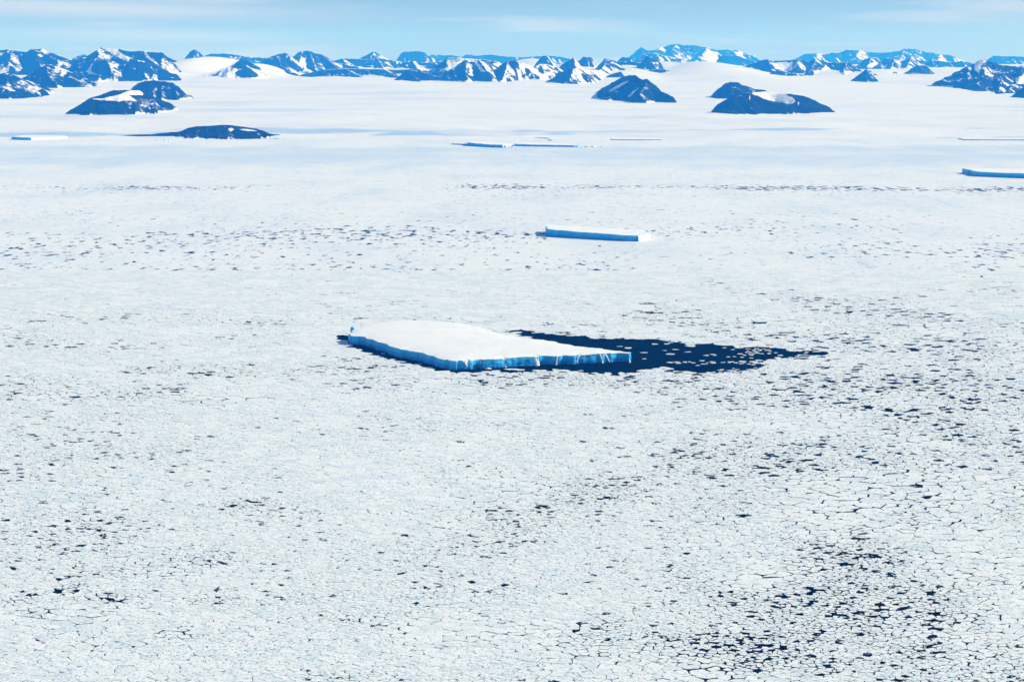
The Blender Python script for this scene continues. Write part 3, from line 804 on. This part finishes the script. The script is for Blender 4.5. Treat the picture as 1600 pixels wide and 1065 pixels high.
def gully(px, w_top, w_bot, z0=0.0, z1=1.0, lean=0.0, out=2.2):
    """snow chute hanging in a break of the cliff, widening into a fan"""
    p, nn = on_cliff(px)
    t = np.array([-nn[1], nn[0]])
    h = p[2]
    vv, ff = [], []
    rows, cols = 9, 6
    for i in range(rows):
        a = i / (rows - 1)
        z = h * (z1 + (z0 - z1) * a)
        half = (w_top + (w_bot - w_top) * a ** 1.6) * 0.5
        cx = lean * a + random.uniform(-0.25, 0.25) * half
        for j in range(cols):
            b_ = j / (cols - 1) * 2 - 1
            jit = random.uniform(-0.25, 0.25) * half
            bulge = out * (0.5 + 1.2 * a) * (1 - b_ * b_) - 1.6 + 1.0 * a
            q = p[:2] + t * (b_ * half + cx + jit) + nn * (bulge + 0.6 - 1.6 * (1 - a))
            vv.append((q[0] - main.location.x, q[1] - main.location.y, z))
    for i in range(rows - 1):
        for j in range(cols - 1):
            k = i * cols + j
            ff.append((k, k + cols, k + cols + 1, k + 1))
    link("snow_gully", mesh_faces("snow_gully", vv, ff, M_GULLY_SUNLIT, smooth=True), main)

for px, a_, b_, z0, z1, ln in [(730, 12, 2.5, 0.35, 0.98, 1), (788, 3, 14, 0.0, 0.72, 2), (838, 12, 16, 0.0, 1.0, 3), (871, 4, 5, 0.0, 1.0, -3), (905, 7, 4, 0.15, 1.0, -8), (937, 3, 5, 0.0, 1.0, 8), (943, 4, 3, 0.3, 0.9, -5), (947, 7, 3, 0.1, 1.0, 12), (983, 3, 9, 0.0, 0.5, 0), (765, 6, 18, 0.0, 0.18, 0), (752, 2, 2, 0.6, 1.0, 0)]:
    gully(px, a_, b_, z0, z1, ln)

# sea cave in the cliff
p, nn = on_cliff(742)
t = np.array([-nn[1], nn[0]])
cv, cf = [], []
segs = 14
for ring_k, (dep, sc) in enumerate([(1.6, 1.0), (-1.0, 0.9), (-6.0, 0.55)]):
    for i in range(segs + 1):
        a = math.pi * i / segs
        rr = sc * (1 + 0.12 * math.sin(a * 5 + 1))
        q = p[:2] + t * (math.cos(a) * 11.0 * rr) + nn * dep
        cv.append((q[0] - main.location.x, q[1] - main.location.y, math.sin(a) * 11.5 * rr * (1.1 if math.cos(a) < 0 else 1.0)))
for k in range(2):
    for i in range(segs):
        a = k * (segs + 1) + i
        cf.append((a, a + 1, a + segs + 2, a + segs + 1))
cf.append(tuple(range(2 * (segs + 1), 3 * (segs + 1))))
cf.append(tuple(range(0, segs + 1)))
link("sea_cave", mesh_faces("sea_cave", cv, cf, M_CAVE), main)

# little leaning ice pinnacle behind the left corner
pp = at_z(549.5, 524, 2.0)
pv, pf = [], []
for k, (zz, rr, dx) in enumerate([(-2, 7, 0), (8, 5.5, 0.5), (15, 4, 1.0), (21, 6.5, 2.5), (26, 6.5, 3.0), (29, 2.5, 4.5)]):
    for i in range(7):
        a = 2 * math.pi * i / 7 + 0.3 * k
        q = rr * random.uniform(0.75, 1.2)
        pv.append((pp[0] - main.location.x + dx + q * math.cos(a), pp[1] - main.location.y + q * math.sin(a), zz))
for k in range(5):
    for i in range(7):
        pf.append((k * 7 + i, k * 7 + (i + 1) % 7, k * 7 + 7 + (i + 1) % 7, k * 7 + 7 + i))
pf.append(tuple(range(35, 42)))
link("ice_pinnacle", mesh_faces("ice_pinnacle", pv, pf, M_ICE, attrs={"rel": [v[2] / 40 for v in pv]}), main)

def simple_berg(front, h, depth, right_face, label, step=9.0, rough=1.0, white_end=None, name="iceberg"):
    """front = photo pixels of the waterline from left to right; right_face = width in metres of the lit end turned to the right"""
    f = [at_z(px, py, 0.0) for px, py in front]
    hh = h if isinstance(h, (list, tuple)) else [h] * len(f)
    out = [(q[0], q[1], z) for q, z in zip(f, hh)]
    e = out[-1]
    s0 = out[0]
    out.append((e[0] + right_face, e[1] + depth * 0.55, hh[-1]))
    out.append((e[0] + right_face * 0.8, e[1] + depth, hh[-1]))
    mid = len(out)
    out.append(((e[0] + s0[0]) / 2, (e[1] + s0[1]) / 2 + depth * 1.05, (hh[0] + hh[-1]) / 2))
    out.append((s0[0] + 6, s0[1] + depth * 0.8, hh[0]))
    return iceberg(out, step=step, rough=rough, dome=0.5, label=label, name=name)

second, s_ring, s_nrm = simple_berg([(854, 369), (880, 371.5), (915, 373.3), (950, 375), (975, 376.7), (997, 377.2)], [36, 33, 31.5, 30, 28, 27], 230, 55,
    "long narrow tabular iceberg with a blue cliff behind the large one")

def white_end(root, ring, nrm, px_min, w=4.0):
    """berg end turned to the sun, its brightness put into a white colour"""
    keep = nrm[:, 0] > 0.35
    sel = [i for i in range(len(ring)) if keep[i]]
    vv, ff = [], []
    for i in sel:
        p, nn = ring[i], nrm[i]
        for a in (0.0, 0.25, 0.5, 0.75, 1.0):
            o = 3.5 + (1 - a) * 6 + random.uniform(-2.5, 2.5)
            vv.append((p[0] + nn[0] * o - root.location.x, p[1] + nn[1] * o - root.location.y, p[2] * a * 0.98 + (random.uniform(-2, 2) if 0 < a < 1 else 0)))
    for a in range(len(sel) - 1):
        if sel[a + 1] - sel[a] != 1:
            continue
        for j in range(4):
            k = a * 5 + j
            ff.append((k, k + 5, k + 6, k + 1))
    link("sunlit_end_face", mesh_faces("sunlit_end_face", vv, ff, M_GULLY_SUNLIT), root)
white_end(second, s_ring, s_nrm, 998)

b3, r3, n3 = simple_berg([(1525, 275.6), (1545, 276.6), (1575, 277.8), (1600, 278.6), (1650, 279.5), (1700, 281)], [36, 34, 34, 36, 36, 34], 420, 90,
    "long blue-sided tabular iceberg cut by the right edge of the picture", step=14)
b4, r4, n4 = simple_berg([(17, 218.2), (30, 218.6), (46, 219)], [30, 29, 28], 420, 330, "small tabular iceberg near the left shore with a bright white right side", step=14)
white_end(b4, r4, n4, 46)
b5, r5, n5 = simple_berg([(731, 228.2), (745, 229), (760, 230), (785, 231)], [38, 30, 28, 28], 300, 70, "blue-sided iceberg with a raised left end, left one of the far middle pair", step=13)
white_end(b5, r5, n5, 785)
b6, r6, n6 = simple_berg([(706, 226.0), (718, 226.4), (729, 227.3)], [12, 12, 13], 140, 20, "low thin blue iceberg touching the left end of the far middle pair", step=13)
b7, r7, n7 = simple_berg([(804, 228.4), (830, 229), (860, 229.4), (897, 230)], [22, 20, 19, 17], 260, 50, "long straight blue-sided iceberg, right one of the far middle pair", step=13)
# low ice fronts along the coast
for pts, h, lab in [([(782, 216.3), (800, 216.5), (818, 216.7)], 13, "low blue ice cliff on the far coast above the middle bergs"),
                    ([(834, 216.6), (845, 217), (856, 217.3)], 14, "short dark blue ice cliff on the far coast, right of a longer one"),
                    ([(956, 219.0), (985, 219.3), (1006, 219.2), (1032, 218.8)], 9, "low long ice cliff on the coast right of the middle bergs"),
                    ([(1506, 219.0), (1530, 219.2), (1560, 219.4), (1600, 219.6), (1660, 219.8)], 10, "low blue ice cliff on the coast at the right edge")]:
    simple_berg(pts, h, 260, 40, lab, step=16, name="ice_cliff_front")
# broken pieces beside the far bergs
def bergy_bit(px, py, w, h, label):
    p = at_z(px, py, 0.0)
    k = 9
    vv, ff = [], []
    for lev, (zz, sc) in enumerate([(-1, 1.0), (h * 0.5, 0.95), (h, 0.7)]):
        for i in range(k):
            a = 2 * math.pi * i / k
            q = w * 0.5 * sc * random.uniform(0.75, 1.15)
            vv.append((q * math.cos(a), q * 1.2 * math.sin(a), zz * random.uniform(0.85, 1.1) if lev else zz))
    for lev in range(2):
        for i in range(k):
            ff.append((lev * k + i, lev * k + (i + 1) % k, lev * k + k + (i + 1) % k, lev * k + k + i))
    ff.append(tuple(range(2 * k, 3 * k)))
    o = link("iceberg_fragment", mesh_faces("iceberg_fragment", vv, ff, M_ICE_WHITE, attrs={"rel": [v[2] / h for v in vv]}), None, tuple(p))
    tag(o, label, "iceberg fragment", "broken ice beside the far bergs")
for px, py, w, h, lab in [(790, 230.6, 50, 22, "largest white ice piece in the gap between the far middle bergs"),
                          (796, 230.0, 40, 16, "middle white ice piece in the gap between the far middle bergs"),
                          (801, 230.4, 30, 12, "smallest white ice piece in the gap between the far middle bergs"),
                          (903, 230, 40, 15, "first white ice piece right of the far middle bergs"),
                          (909, 230.2, 30, 13, "second white ice piece right of the far middle bergs"),
                          (917, 230, 45, 14, "third white ice piece right of the far middle bergs"),
                          (927, 229.8, 50, 12, "fourth and widest white ice piece right of the far middle bergs"),
                          (940, 229.8, 40, 8, "last and lowest white ice piece right of the far middle bergs"),
                          (246, 219.5, 28, 11, "leftmost tiny white ice piece off the shore below the low rock hill"),
                          (258, 219, 40, 14, "middle and largest tiny white ice piece off the shore below the low rock hill"),
                          (264, 219.3, 25, 12, "rightmost tiny white ice piece off the shore below the low rock hill")]:
    bergy_bit(px, py, w, h, lab)

BERG_POLYS = []
for rg in (m_ring, s_ring):
    BERG_POLYS.append(rg[:, :2])

# ------------------------------------------------------------------ the frozen sea: where it is open
def ground(pts):
    return np.array([at_z(px, py, 0.0)[:2] for px, py in pts])

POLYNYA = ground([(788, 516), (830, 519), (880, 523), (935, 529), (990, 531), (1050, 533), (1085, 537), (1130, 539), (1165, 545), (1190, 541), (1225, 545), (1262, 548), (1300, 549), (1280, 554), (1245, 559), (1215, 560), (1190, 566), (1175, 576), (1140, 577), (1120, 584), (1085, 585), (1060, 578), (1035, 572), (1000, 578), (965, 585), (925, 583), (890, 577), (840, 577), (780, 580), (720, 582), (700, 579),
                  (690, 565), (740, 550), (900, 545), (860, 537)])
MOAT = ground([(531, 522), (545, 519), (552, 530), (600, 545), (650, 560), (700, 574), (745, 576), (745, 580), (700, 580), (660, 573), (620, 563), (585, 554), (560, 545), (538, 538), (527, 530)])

# looser and darker reaches of the pack: photo x, y, half width, half height, strength
LOOSE = [(1335, 797, 45, 12, .55), (1290, 850, 90, 50, .40), (1250, 905, 60, 22, .45), (1210, 930, 70, 25, .42), (1170, 1000, 90, 35, .45), (1150, 1050, 90, 25, .45), (1345, 950, 100, 30, .40), (1450, 1000, 150, 60, .30), (1500, 900, 120, 60, .22),
         (1180, 610, 160, 22, .34), (1330, 620, 140, 25, .40), (1480, 640, 150, 35, .38), (1345, 575, 18, 5, .6), (1560, 635, 60, 8, .5), (1500, 670, 120, 20, .3), (1350, 730, 220, 50, .26), (1420, 600, 180, 20, .34), (1560, 560, 120, 25, .30),
         (990, 590, 120, 12, .36), (820, 590, 120, 14, .36), (640, 600, 120, 14, .26), (560, 575, 60, 8, .35), (1080, 700, 160, 40, .16), (760, 640, 140, 40, .14),
         (130, 615, 150, 10, .34), (330, 580, 100, 8, .40), (60, 595, 80, 8, .28), (100, 540, 120, 8, .2), (360, 625, 90, 8, .24), (20, 520, 60, 8, .25),
         (120, 820, 60, 10, .38), (230, 890, 80, 12, .32), (300, 870, 60, 14, .34), (60, 945, 60, 10, .40), (150, 935, 70, 12, .3), (320, 930, 40, 6, .34), (240, 1005, 50, 6, .36), (130, 975, 60, 12, .26), (390, 800, 60, 12, .26), (720, 915, 70, 12, .3), (820, 990, 120, 14, .3), (960, 1010, 120, 25, .22), (560, 960, 120, 20, .12), (1080, 900, 100, 40, .2), (1090, 1040, 80, 20, .34)]
LOOSE_W = []
for (px, py, rx, ry, st) in LOOSE:
    c_ = at_z(px, py, 0.0)
    e1 = at_z(px + rx, py, 0.0)
    lo_, hi_ = at_z(px, py + ry, 0.0), at_z(px, py - ry, 0.0)
    LOOSE_W.append((c_[0], c_[1], e1[0] - c_[0], (hi_[1] - lo_[1]) / 2, st * (1.0 if px < 620 else 0.62)))

def openness(x, y):
    wx = x + (fbm(x / 70, y / 70, 301, 3) - 0.5) * 120
    wy = y + (fbm(x / 70 + 40, y / 70, 302, 3) - 0.5) * 170
    o = 0.10 + 0.24 * sstep(0.50, 0.78, fbm(x / 420 + 3, y / 520, 303, 4)) * (0.35 + 0.65 * sstep(-500, 700, x)) + 0.07 * sstep(300, 900, x) * (1 - sstep(4200, 5200, y))
    for (cx, cy_, rx, ry, st) in LOOSE_W:
        q = ((wx - cx) / rx) ** 2 + ((wy - cy_) / ry) ** 2
        o = o + st * np.exp(-q * 0.9)
    o = np.minimum(o, 0.30 + (o - 0.30) * 0.45)
    big = np.zeros_like(o)
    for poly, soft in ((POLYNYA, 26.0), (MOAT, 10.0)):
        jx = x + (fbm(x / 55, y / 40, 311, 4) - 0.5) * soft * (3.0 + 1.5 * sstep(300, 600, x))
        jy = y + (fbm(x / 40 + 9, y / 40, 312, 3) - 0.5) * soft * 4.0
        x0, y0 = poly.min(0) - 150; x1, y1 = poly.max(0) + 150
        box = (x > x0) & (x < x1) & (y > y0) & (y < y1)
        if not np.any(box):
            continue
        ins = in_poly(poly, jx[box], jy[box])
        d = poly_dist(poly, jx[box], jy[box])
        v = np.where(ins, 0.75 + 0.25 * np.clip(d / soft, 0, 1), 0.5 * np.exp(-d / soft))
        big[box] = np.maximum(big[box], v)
    # long lines of leads farther out
    def band(y0, w, st, s):
        yy = y + (fbm(x / 2500, y / 9000, s, 3) - 0.5) * w * 1.6
        return st * np.exp(-((yy - y0) / w) ** 2) * sstep(0.25, 0.6, fbm(x / 900, y / 900, s + 5, 3))
    d_ = lambda py: float(at_z(800, py, 0.0)[1])
    lines = band(d_(293), 260, .42, 401) + band(d_(379), 480, .22, 411) + band(d_(331), 200, .14, 421) + band(d_(398), 130, .10, 431) + band(d_(360), 300, .18, 441) + band(d_(420), 260, .12, 471) + band(d_(345), 260, .12, 481) + band(d_(305), 120, .16, 451)
    lines = lines + band(d_(497), 90, .12, 461)
    return np.clip(np.maximum(o * (1 - sstep(5200, 6500, y)) + lines, big), 0, 1)

sx = grown(-2100, 2100, 14, (-70000, 70000), 1.05)
sy = grown(1450, 6000, 15, (-3000, 17500), 1.03)
SX, SY = np.meshgrid(sx, sy)
SO = openness(SX, SY)
FLOE_END = 5600.0
far = sstep(FLOE_END - 900, FLOE_END - 100, SY + (fbm(SX / 300, SY / 300, 77, 3) - 0.5) * 500)
far = np.maximum(far, sstep(0.40, 0.46, np.abs(SX) / np.maximum(SY, 500.0)))
far = np.where(SY < 1500, 1.0, far)
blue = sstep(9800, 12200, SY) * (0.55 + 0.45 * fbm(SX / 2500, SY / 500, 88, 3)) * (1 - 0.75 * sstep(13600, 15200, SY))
shore_lead = np.zeros_like(SO)
for (px, py, rx, ry) in [(365, 217.2, 55, 1.1), (430, 216, 30, 0.6), (860, 219, 5, 0.3)]:
    c_ = at_z(px, py, 0.0); e_ = at_z(px + rx, py, 0.0); l_ = at_z(px, py + ry, 0.0); h_ = at_z(px, py - ry, 0.0)
    q = ((SX - c_[0]) / (e_[0] - c_[0])) ** 2 + ((SY - c_[1]) / ((h_[1] - l_[1]) / 2)) ** 2
    shore_lead = np.maximum(shore_lead, np.exp(-q ** 2))
SO = np.maximum(SO, shore_lead)
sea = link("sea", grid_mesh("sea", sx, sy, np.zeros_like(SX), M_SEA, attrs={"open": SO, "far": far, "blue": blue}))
tag(sea, "dark sea with slush and far pack ice", kind="structure")

# ------------------------------------------------------------------ pack ice floes
WIDE = 0.70                     # floes lie a little longer across the wind
SQ = WIDE * WIDE

def floe_points():
    """scattered floe centres with sizes that vary from place to place"""
    pts, cell = [], {}
    gs = 0.0165
    u0, u1, v1 = math.log(1480.0), math.log(FLOE_END), 0.43
    N = 480000
    U = rng.uniform(u0, u1, N); V = rng.uniform(-v1, v1, N)
    X, Y = V * np.exp(U), np.exp(U)
    size = fbm(X / 190 + 7, Y / 240, 501, 4)
    rad = 0.0025 + 0.0030 * sstep(0.42, 0.70, size) + 0.0016 * sstep(0.62, 0.72, size)
    lot = rng.random(N)
    rad = rad * np.exp(rng.normal(0, 0.30, N)) * np.where(lot > 0.985, 2.1, 1.0)
    rad = np.clip(rad, 0.0019, 0.0110)
    order = np.arange(N)
    ul, vl, rl = U.tolist(), V.tolist(), rad.tolist()
    for i in order.tolist():
        u, v, r = ul[i], vl[i], rl[i]
        cu, cv_ = int(u / gs), int((v + 1) / gs)
        ok = True
        for a in (-1, 0, 1):
            for b_ in (-1, 0, 1):
                for (qu, qv, qr) in cell.get((cu + a, cv_ + b_), ()):
                    m_ = r if r > qr else qr
                    if (qu - u) ** 2 + (qv - v) ** 2 * SQ < m_ * m_:
                        ok = False
                        break
                if not ok:
                    break
            if not ok:
                break
        if ok:
            cell.setdefault((cu, cv_), []).append((u, v, r))
            pts.append((u, v))
    return np.array(pts)

UV = floe_points()
PXY = np.stack([UV[:, 1] * np.exp(UV[:, 0]), np.exp(UV[:, 0])], -1)
res = delaunay_2d_cdt([Vector((a, b_ * WIDE)) for a, b_ in UV.tolist()], [], [], 0, 1e-9, False)
TV = np.array([(v.x, v.y) for v in res[0]])
TF = np.array(res[2])
A, B, C = TV[TF[:, 0]], TV[TF[:, 1]], TV[TF[:, 2]]
dd = 2 * (A[:, 0] * (B[:, 1] - C[:, 1]) + B[:, 0] * (C[:, 1] - A[:, 1]) + C[:, 0] * (A[:, 1] - B[:, 1]))
dd = np.where(np.abs(dd) < 1e-14, 1e-14, dd)
a2, b2, c2 = (A ** 2).sum(1), (B ** 2).sum(1), (C ** 2).sum(1)
CC = np.stack([(a2 * (B[:, 1] - C[:, 1]) + b2 * (C[:, 1] - A[:, 1]) + c2 * (A[:, 1] - B[:, 1])) / dd,
               (a2 * (C[:, 0] - B[:, 0]) + b2 * (A[:, 0] - C[:, 0]) + c2 * (B[:, 0] - A[:, 0])) / dd], -1)
cid = TF.ravel()
tid = np.repeat(np.arange(len(TF)), 3)
off = CC[tid] - TV[cid]
good_t = np.hypot(off[:, 0], off[:, 1]) < 0.03
ang = np.arctan2(off[:, 1], off[:, 0])
o_ = np.lexsort((ang, cid))
cid, tid, good_t = cid[o_], tid[o_], good_t[o_]
bad = np.zeros(len(TV), bool)
bad[cid[~good_t]] = True
CC[:, 1] /= WIDE
TV[:, 1] /= WIDE
margin = (TV[:, 0] < TV[:, 0].min() + 0.006) | (TV[:, 0] > TV[:, 0].max() - 0.006) | (np.abs(TV[:, 1]) > 0.422)
bad |= margin
Y_ = np.exp(TV[:, 0]); X_ = TV[:, 1] * Y_
O_ = openness(X_, Y_)
lot = rng.random(len(TV))
# no floes under the bergs, few in the open water, some missing in the loose reaches
for poly in BERG_POLYS:
    bad |= in_poly(poly, X_, Y_) | (poly_dist(poly, X_, Y_) < 12)
scatter = sstep(320, 560, X_) * sstep(0.48, 0.60, fbm(X_ / 70, Y_ / 50, 733, 3))
bad |= (O_ > 0.70) & (lot < 0.985 - 0.55 * scatter)
ext_ = np.zeros(len(TV))
np.maximum.at(ext_, cid, np.where(good_t, np.hypot(*(CC[tid] - TV[cid]).T), 0))
small = np.clip((0.0052 - ext_) / 0.0022, 0, 1)         # the smallest pieces go first
p_gone = 0.002 + 0.05 * small + O_ * (0.03 + 0.48 * small) + 0.25 * sstep(0.5, 0.7, O_)
p_gone = p_gone * (1 - sstep(0.0065, 0.0085, ext_))
bad |= (O_ <= 0.70) & (lot < p_gone)
keepv = ~bad[cid]
cid, tid = cid[keepv], tid[keepv]
cv_ = CC[tid]
W = np.stack([cv_[:, 1] * np.exp(cv_[:, 0]), np.exp(cv_[:, 0])], -1)    # corner points in metres
uniq, start, count = np.unique(cid, return_index=True, return_counts=True)
okc = count >= 4
n_c = len(TV)
cen = np.stack([np.bincount(cid, W[:, 0], n_c), np.bincount(cid, W[:, 1], n_c)], -1) / np.maximum(np.bincount(cid, minlength=n_c), 1)[:, None]
rel_ = W - cen[cid]
rad_ = np.bincount(cid, np.hypot(rel_[:, 0], rel_[:, 1]), n_c) / np.maximum(np.bincount(cid, minlength=n_c), 1)
# each floe drifts a little, turns a little and leaves a gap that grows in the loose reaches
J = rng.random(len(TF)) ** 2.2                          # how far each junction of three floes has opened
gap = (0.08 + 0.22 * rng.random(n_c) + 1.1 * O_ * rng.random(n_c) ** 2) / np.maximum(rad_, 2.0)
wide = np.clip(8.0 / np.maximum(rad_, 2.0), 0.3, 1.3)
gap = np.where(O_ > 0.7, 0.25 + 0.3 * rng.random(n_c), gap)
rot = rng.normal(0, 1, n_c) * (0.012 + 0.11 * O_)
shift = rng.normal(0, 1, (n_c, 2)) * (rad_ * (0.008 + 0.10 * O_))[:, None]
cr, sr = np.cos(rot)[cid], np.sin(rot)[cid]
loc = np.stack([rel_[:, 0] * cr - rel_[:, 1] * sr, rel_[:, 0] * sr + rel_[:, 1] * cr], -1) * (1 - gap[cid] - np.minimum(0.035 + 0.55 * O_[cid], 0.30) * wide[cid] * J[tid])[:, None]
nxt = np.arange(len(cid)) + 1
nxt[start + count - 1] = start
cut = (0.03 + 0.08 * rng.random(n_c)[cid] + (0.10 + 0.30 * np.minimum(O_[cid], 0.5)) * J[tid])[:, None]
edge = loc[nxt] - loc
elen = np.hypot(edge[:, 0], edge[:, 1])[:, None]
perp = np.stack([-edge[:, 1], edge[:, 0]], -1)
j1 = rng.normal(0, 0.030, (len(cid), 1)); j2 = rng.normal(0, 0.030, (len(cid), 1)); j3 = rng.normal(-0.004, 0.040, (len(cid), 1))
q1 = loc + edge * cut + perp * j1
q2 = loc + edge * (0.5 + rng.normal(0, 0.06, (len(cid), 1))) + perp * j3
q3 = loc + edge * (1 - cut[nxt]) + perp * j2
near_c = Y_[cid] < 3300
pts3 = np.stack([q1, q2, q3], 1)                    # three points for each side
use3 = np.stack([np.ones(len(cid), bool), near_c, np.ones(len(cid), bool)], 1)
flat = pts3.reshape(-1, 2)[use3.reshape(-1)]
fcid = np.repeat(cid, 3)[use3.reshape(-1)]
uniq, fstart, fcount = np.unique(fcid, return_index=True, return_counts=True)
ctrs = cen[uniq] + shift[uniq]
free = 0.12 + 0.40 * rng.random(len(uniq)) ** 1.5
tint = np.clip(rng.random(len(uniq)) ** 2.2 * 0.8, 0, 1)

# screen area of each floe, to find the 300 that show largest
nx2 = np.arange(len(flat)) + 1
nx2[fstart + fcount - 1] = fstart
f_of = np.repeat(np.arange(len(uniq)), fcount)
absx = flat + ctrs[f_of]
SXp, SYp = project(absx[:, 0], absx[:, 1], 0.5)
area = np.abs(np.bincount(f_of, SXp * SYp[nx2] - SXp[nx2] * SYp, len(uniq))) * 0.5
cxp, cyp = project(ctrs[:, 0], ctrs[:, 1], 0.5)
vis = (cxp > 12) & (cxp < 1588) & (cyp < 1055) & (cyp > 0)
area = np.where(vis, area, 0)
singles = np.argsort(-area)[:300]
is_single = np.zeros(len(uniq), bool)
is_single[singles] = True

# the mass of smaller floes: one object
sel = ~is_single
vsel = sel[f_of]
fl, fo = flat[vsel], f_of[vsel]
newid = np.cumsum(sel) - 1
fo = newid[fo]
cts, frs, tns, cnt = ctrs[sel], free[sel], tint[sel], fcount[sel]
st_ = np.concatenate([[0], np.cumsum(cnt)[:-1]])
nv = len(fl)
bx = fl + cts[fo]
topv = np.column_stack([bx, frs[fo]])
botv = np.column_stack([bx + (bx - cts[fo]) * 0.01, np.full(nv, -0.25)])
nx3 = np.arange(nv) + 1
nx3[st_ + cnt - 1] = st_
ar = np.arange(nv)
sides = np.stack([ar + nv, nx3 + nv, nx3, ar], -1)
loops = np.concatenate([ar, sides.ravel()])
starts = np.concatenate([st_, nv + np.arange(nv) * 4])
totals = np.concatenate([cnt, np.full(nv, 4)])
tv_ = tns[fo]
pack = link("pack_ice", mesh_from("pack_ice", np.concatenate([topv, botv]), loops, starts, totals, M_FLOE, False, {"tint": np.concatenate([tv_, tv_])}))
tag(pack, "countless small white floes of broken pack ice covering the sea", "pack ice", kind="stuff")

# the 300 largest, each a thing of its own
ZONES_X = [(0, 267, "far left"), (267, 534, "left"), (534, 800, "centre left"), (800, 1067, "centre right"), (1067, 1334, "right"), (1334, 1601, "far right")]
ZONES_Y = [(0, 700, "middle distance"), (700, 850, "near pack"), (850, 960, "foreground"), (960, 1010, "lower foreground"), (1010, 1070, "bottom edge")]
SIZE = ["largest", "large", "middling", "smaller"]
words = {}
ranks = {}
for r_, i in enumerate(singles):
    zx = next(t for a, b_, t in ZONES_X if a <= cxp[i] < b_)
    zy = next(t for a, b_, t in ZONES_Y if a <= cyp[i] < b_)
    k = ranks.get((zx, zy), 0)
    ranks[(zx, zy)] = k + 1
    h_ = absx[f_of == i]
    ext = h_.max(0) - h_.min(0)
    asp = ext[0] / max(ext[1], 1e-3)
    shape = "wide" if asp > 1.25 else ("narrow" if asp < 0.8 else "round")
    tone = "greyish" if tint[i] > 0.35 else ("white" if tint[i] > 0.08 else "bright white")
    size = "largest" if k == 0 else ("large" if area[i] > 260 else ("middling" if area[i] > 190 else "smaller"))
    edge_ = "edged by dark water" if O_[uniq[i]] > 0.25 else "in tight pack"
    words[i] = (size, shape, tone, edge_, zy, zx)
families = {}
for i in words:
    families.setdefault(words[i], []).append(i)
ORD = ["leftmost", "second from left", "third from left", "fourth from left", "fifth from left", "sixth from left", "seventh from left", "eighth from left", "ninth from left", "tenth from left", "eleventh from left", "twelfth from left", "thirteenth from left", "fourteenth from left"]
labels = {}
for wds, mem in families.items():
    mem.sort(key=lambda q: cxp[q])
    for n_, i in enumerate(mem):
        lab = "%s %s %s ice floe %s, %s %s" % wds
        if len(mem) > 1:
            lab += ", " + ("rightmost" if n_ == len(mem) - 1 else ORD[min(n_, 13)])
        if len(lab.replace(",", "").split()) > 16:
            lab = lab.replace(" in tight pack", "").replace(" edged by dark water", "")
        labels[i] = lab
for i in singles:
    lab = labels[i]
    s0, c0 = fstart[i], fcount[i]
    loc2 = flat[s0:s0 + c0]
    c0 = int(c0)
    f_ = free[i]
    inner = loc2 * 0.93 + rng.normal(0, 0.10, loc2.shape)
    vv = np.concatenate([np.column_stack([inner, np.full(c0, f_ + 0.12)]), np.column_stack([loc2, np.full(c0, f_ - 0.08)]), np.column_stack([loc2 * 1.01, np.full(c0, -0.25)])])
    ff = [tuple(range(c0))]
    for a in range(2):
        for q in range(c0):
            q_ = (q + 1) % c0
            ff.append(((a + 1) * c0 + q, (a + 1) * c0 + q_, a * c0 + q_, a * c0 + q))
    me = mesh_faces("ice_floe", vv, ff, M_FLOE, attrs={"tint": np.full(len(vv), tint[i])})
    o = link("ice_floe", me, None, (float(ctrs[i, 0]), float(ctrs[i, 1]), 0.0))
    tag(o, lab, "ice floe", "ice floes of the near pack")

# ------------------------------------------------------------------ air
hx, hy0, hy1, hz0, hz1 = 72000.0, -3500.0, 104000.0, -40.0, 2900.0
hv = [(-hx, hy0, hz0), (hx, hy0, hz0), (hx, hy1, hz0), (-hx, hy1, hz0), (-hx, hy0, hz1), (hx, hy0, hz1), (hx, hy1, hz1), (-hx, hy1, hz1)]
hf = [(0, 3, 2, 1), (4, 5, 6, 7), (0, 1, 5, 4), (1, 2, 6, 5), (2, 3, 7, 6), (3, 0, 4, 7)]
m = bpy.data.materials.new("haze_air")
m.use_nodes = True
m.node_tree.nodes.clear()
mo = m.node_tree.nodes.new("ShaderNodeOutputMaterial")
pv_ = m.node_tree.nodes.new("ShaderNodeVolumePrincipled")
pv_.inputs["Color"].default_value = (*HAZE_COLOUR, 1)
pv_.inputs["Density"].default_value = HAZE_DENSITY
pv_.inputs["Anisotropy"].default_value = 0.0
pv_.inputs["Absorption Color"].default_value = (1, 1, 1, 1)
m.node_tree.links.new(pv_.outputs["Volume"], mo.inputs["Volume"])
haze = link("haze", mesh_faces("haze", hv, hf, m))
tag(haze, "thin blue air over the whole landscape", kind="stuff")
print("TRIS", sum(len(p.vertices) - 2 for o in scene.objects if o.type == 'MESH' for p in o.data.polygons), "FLOES", len(uniq))
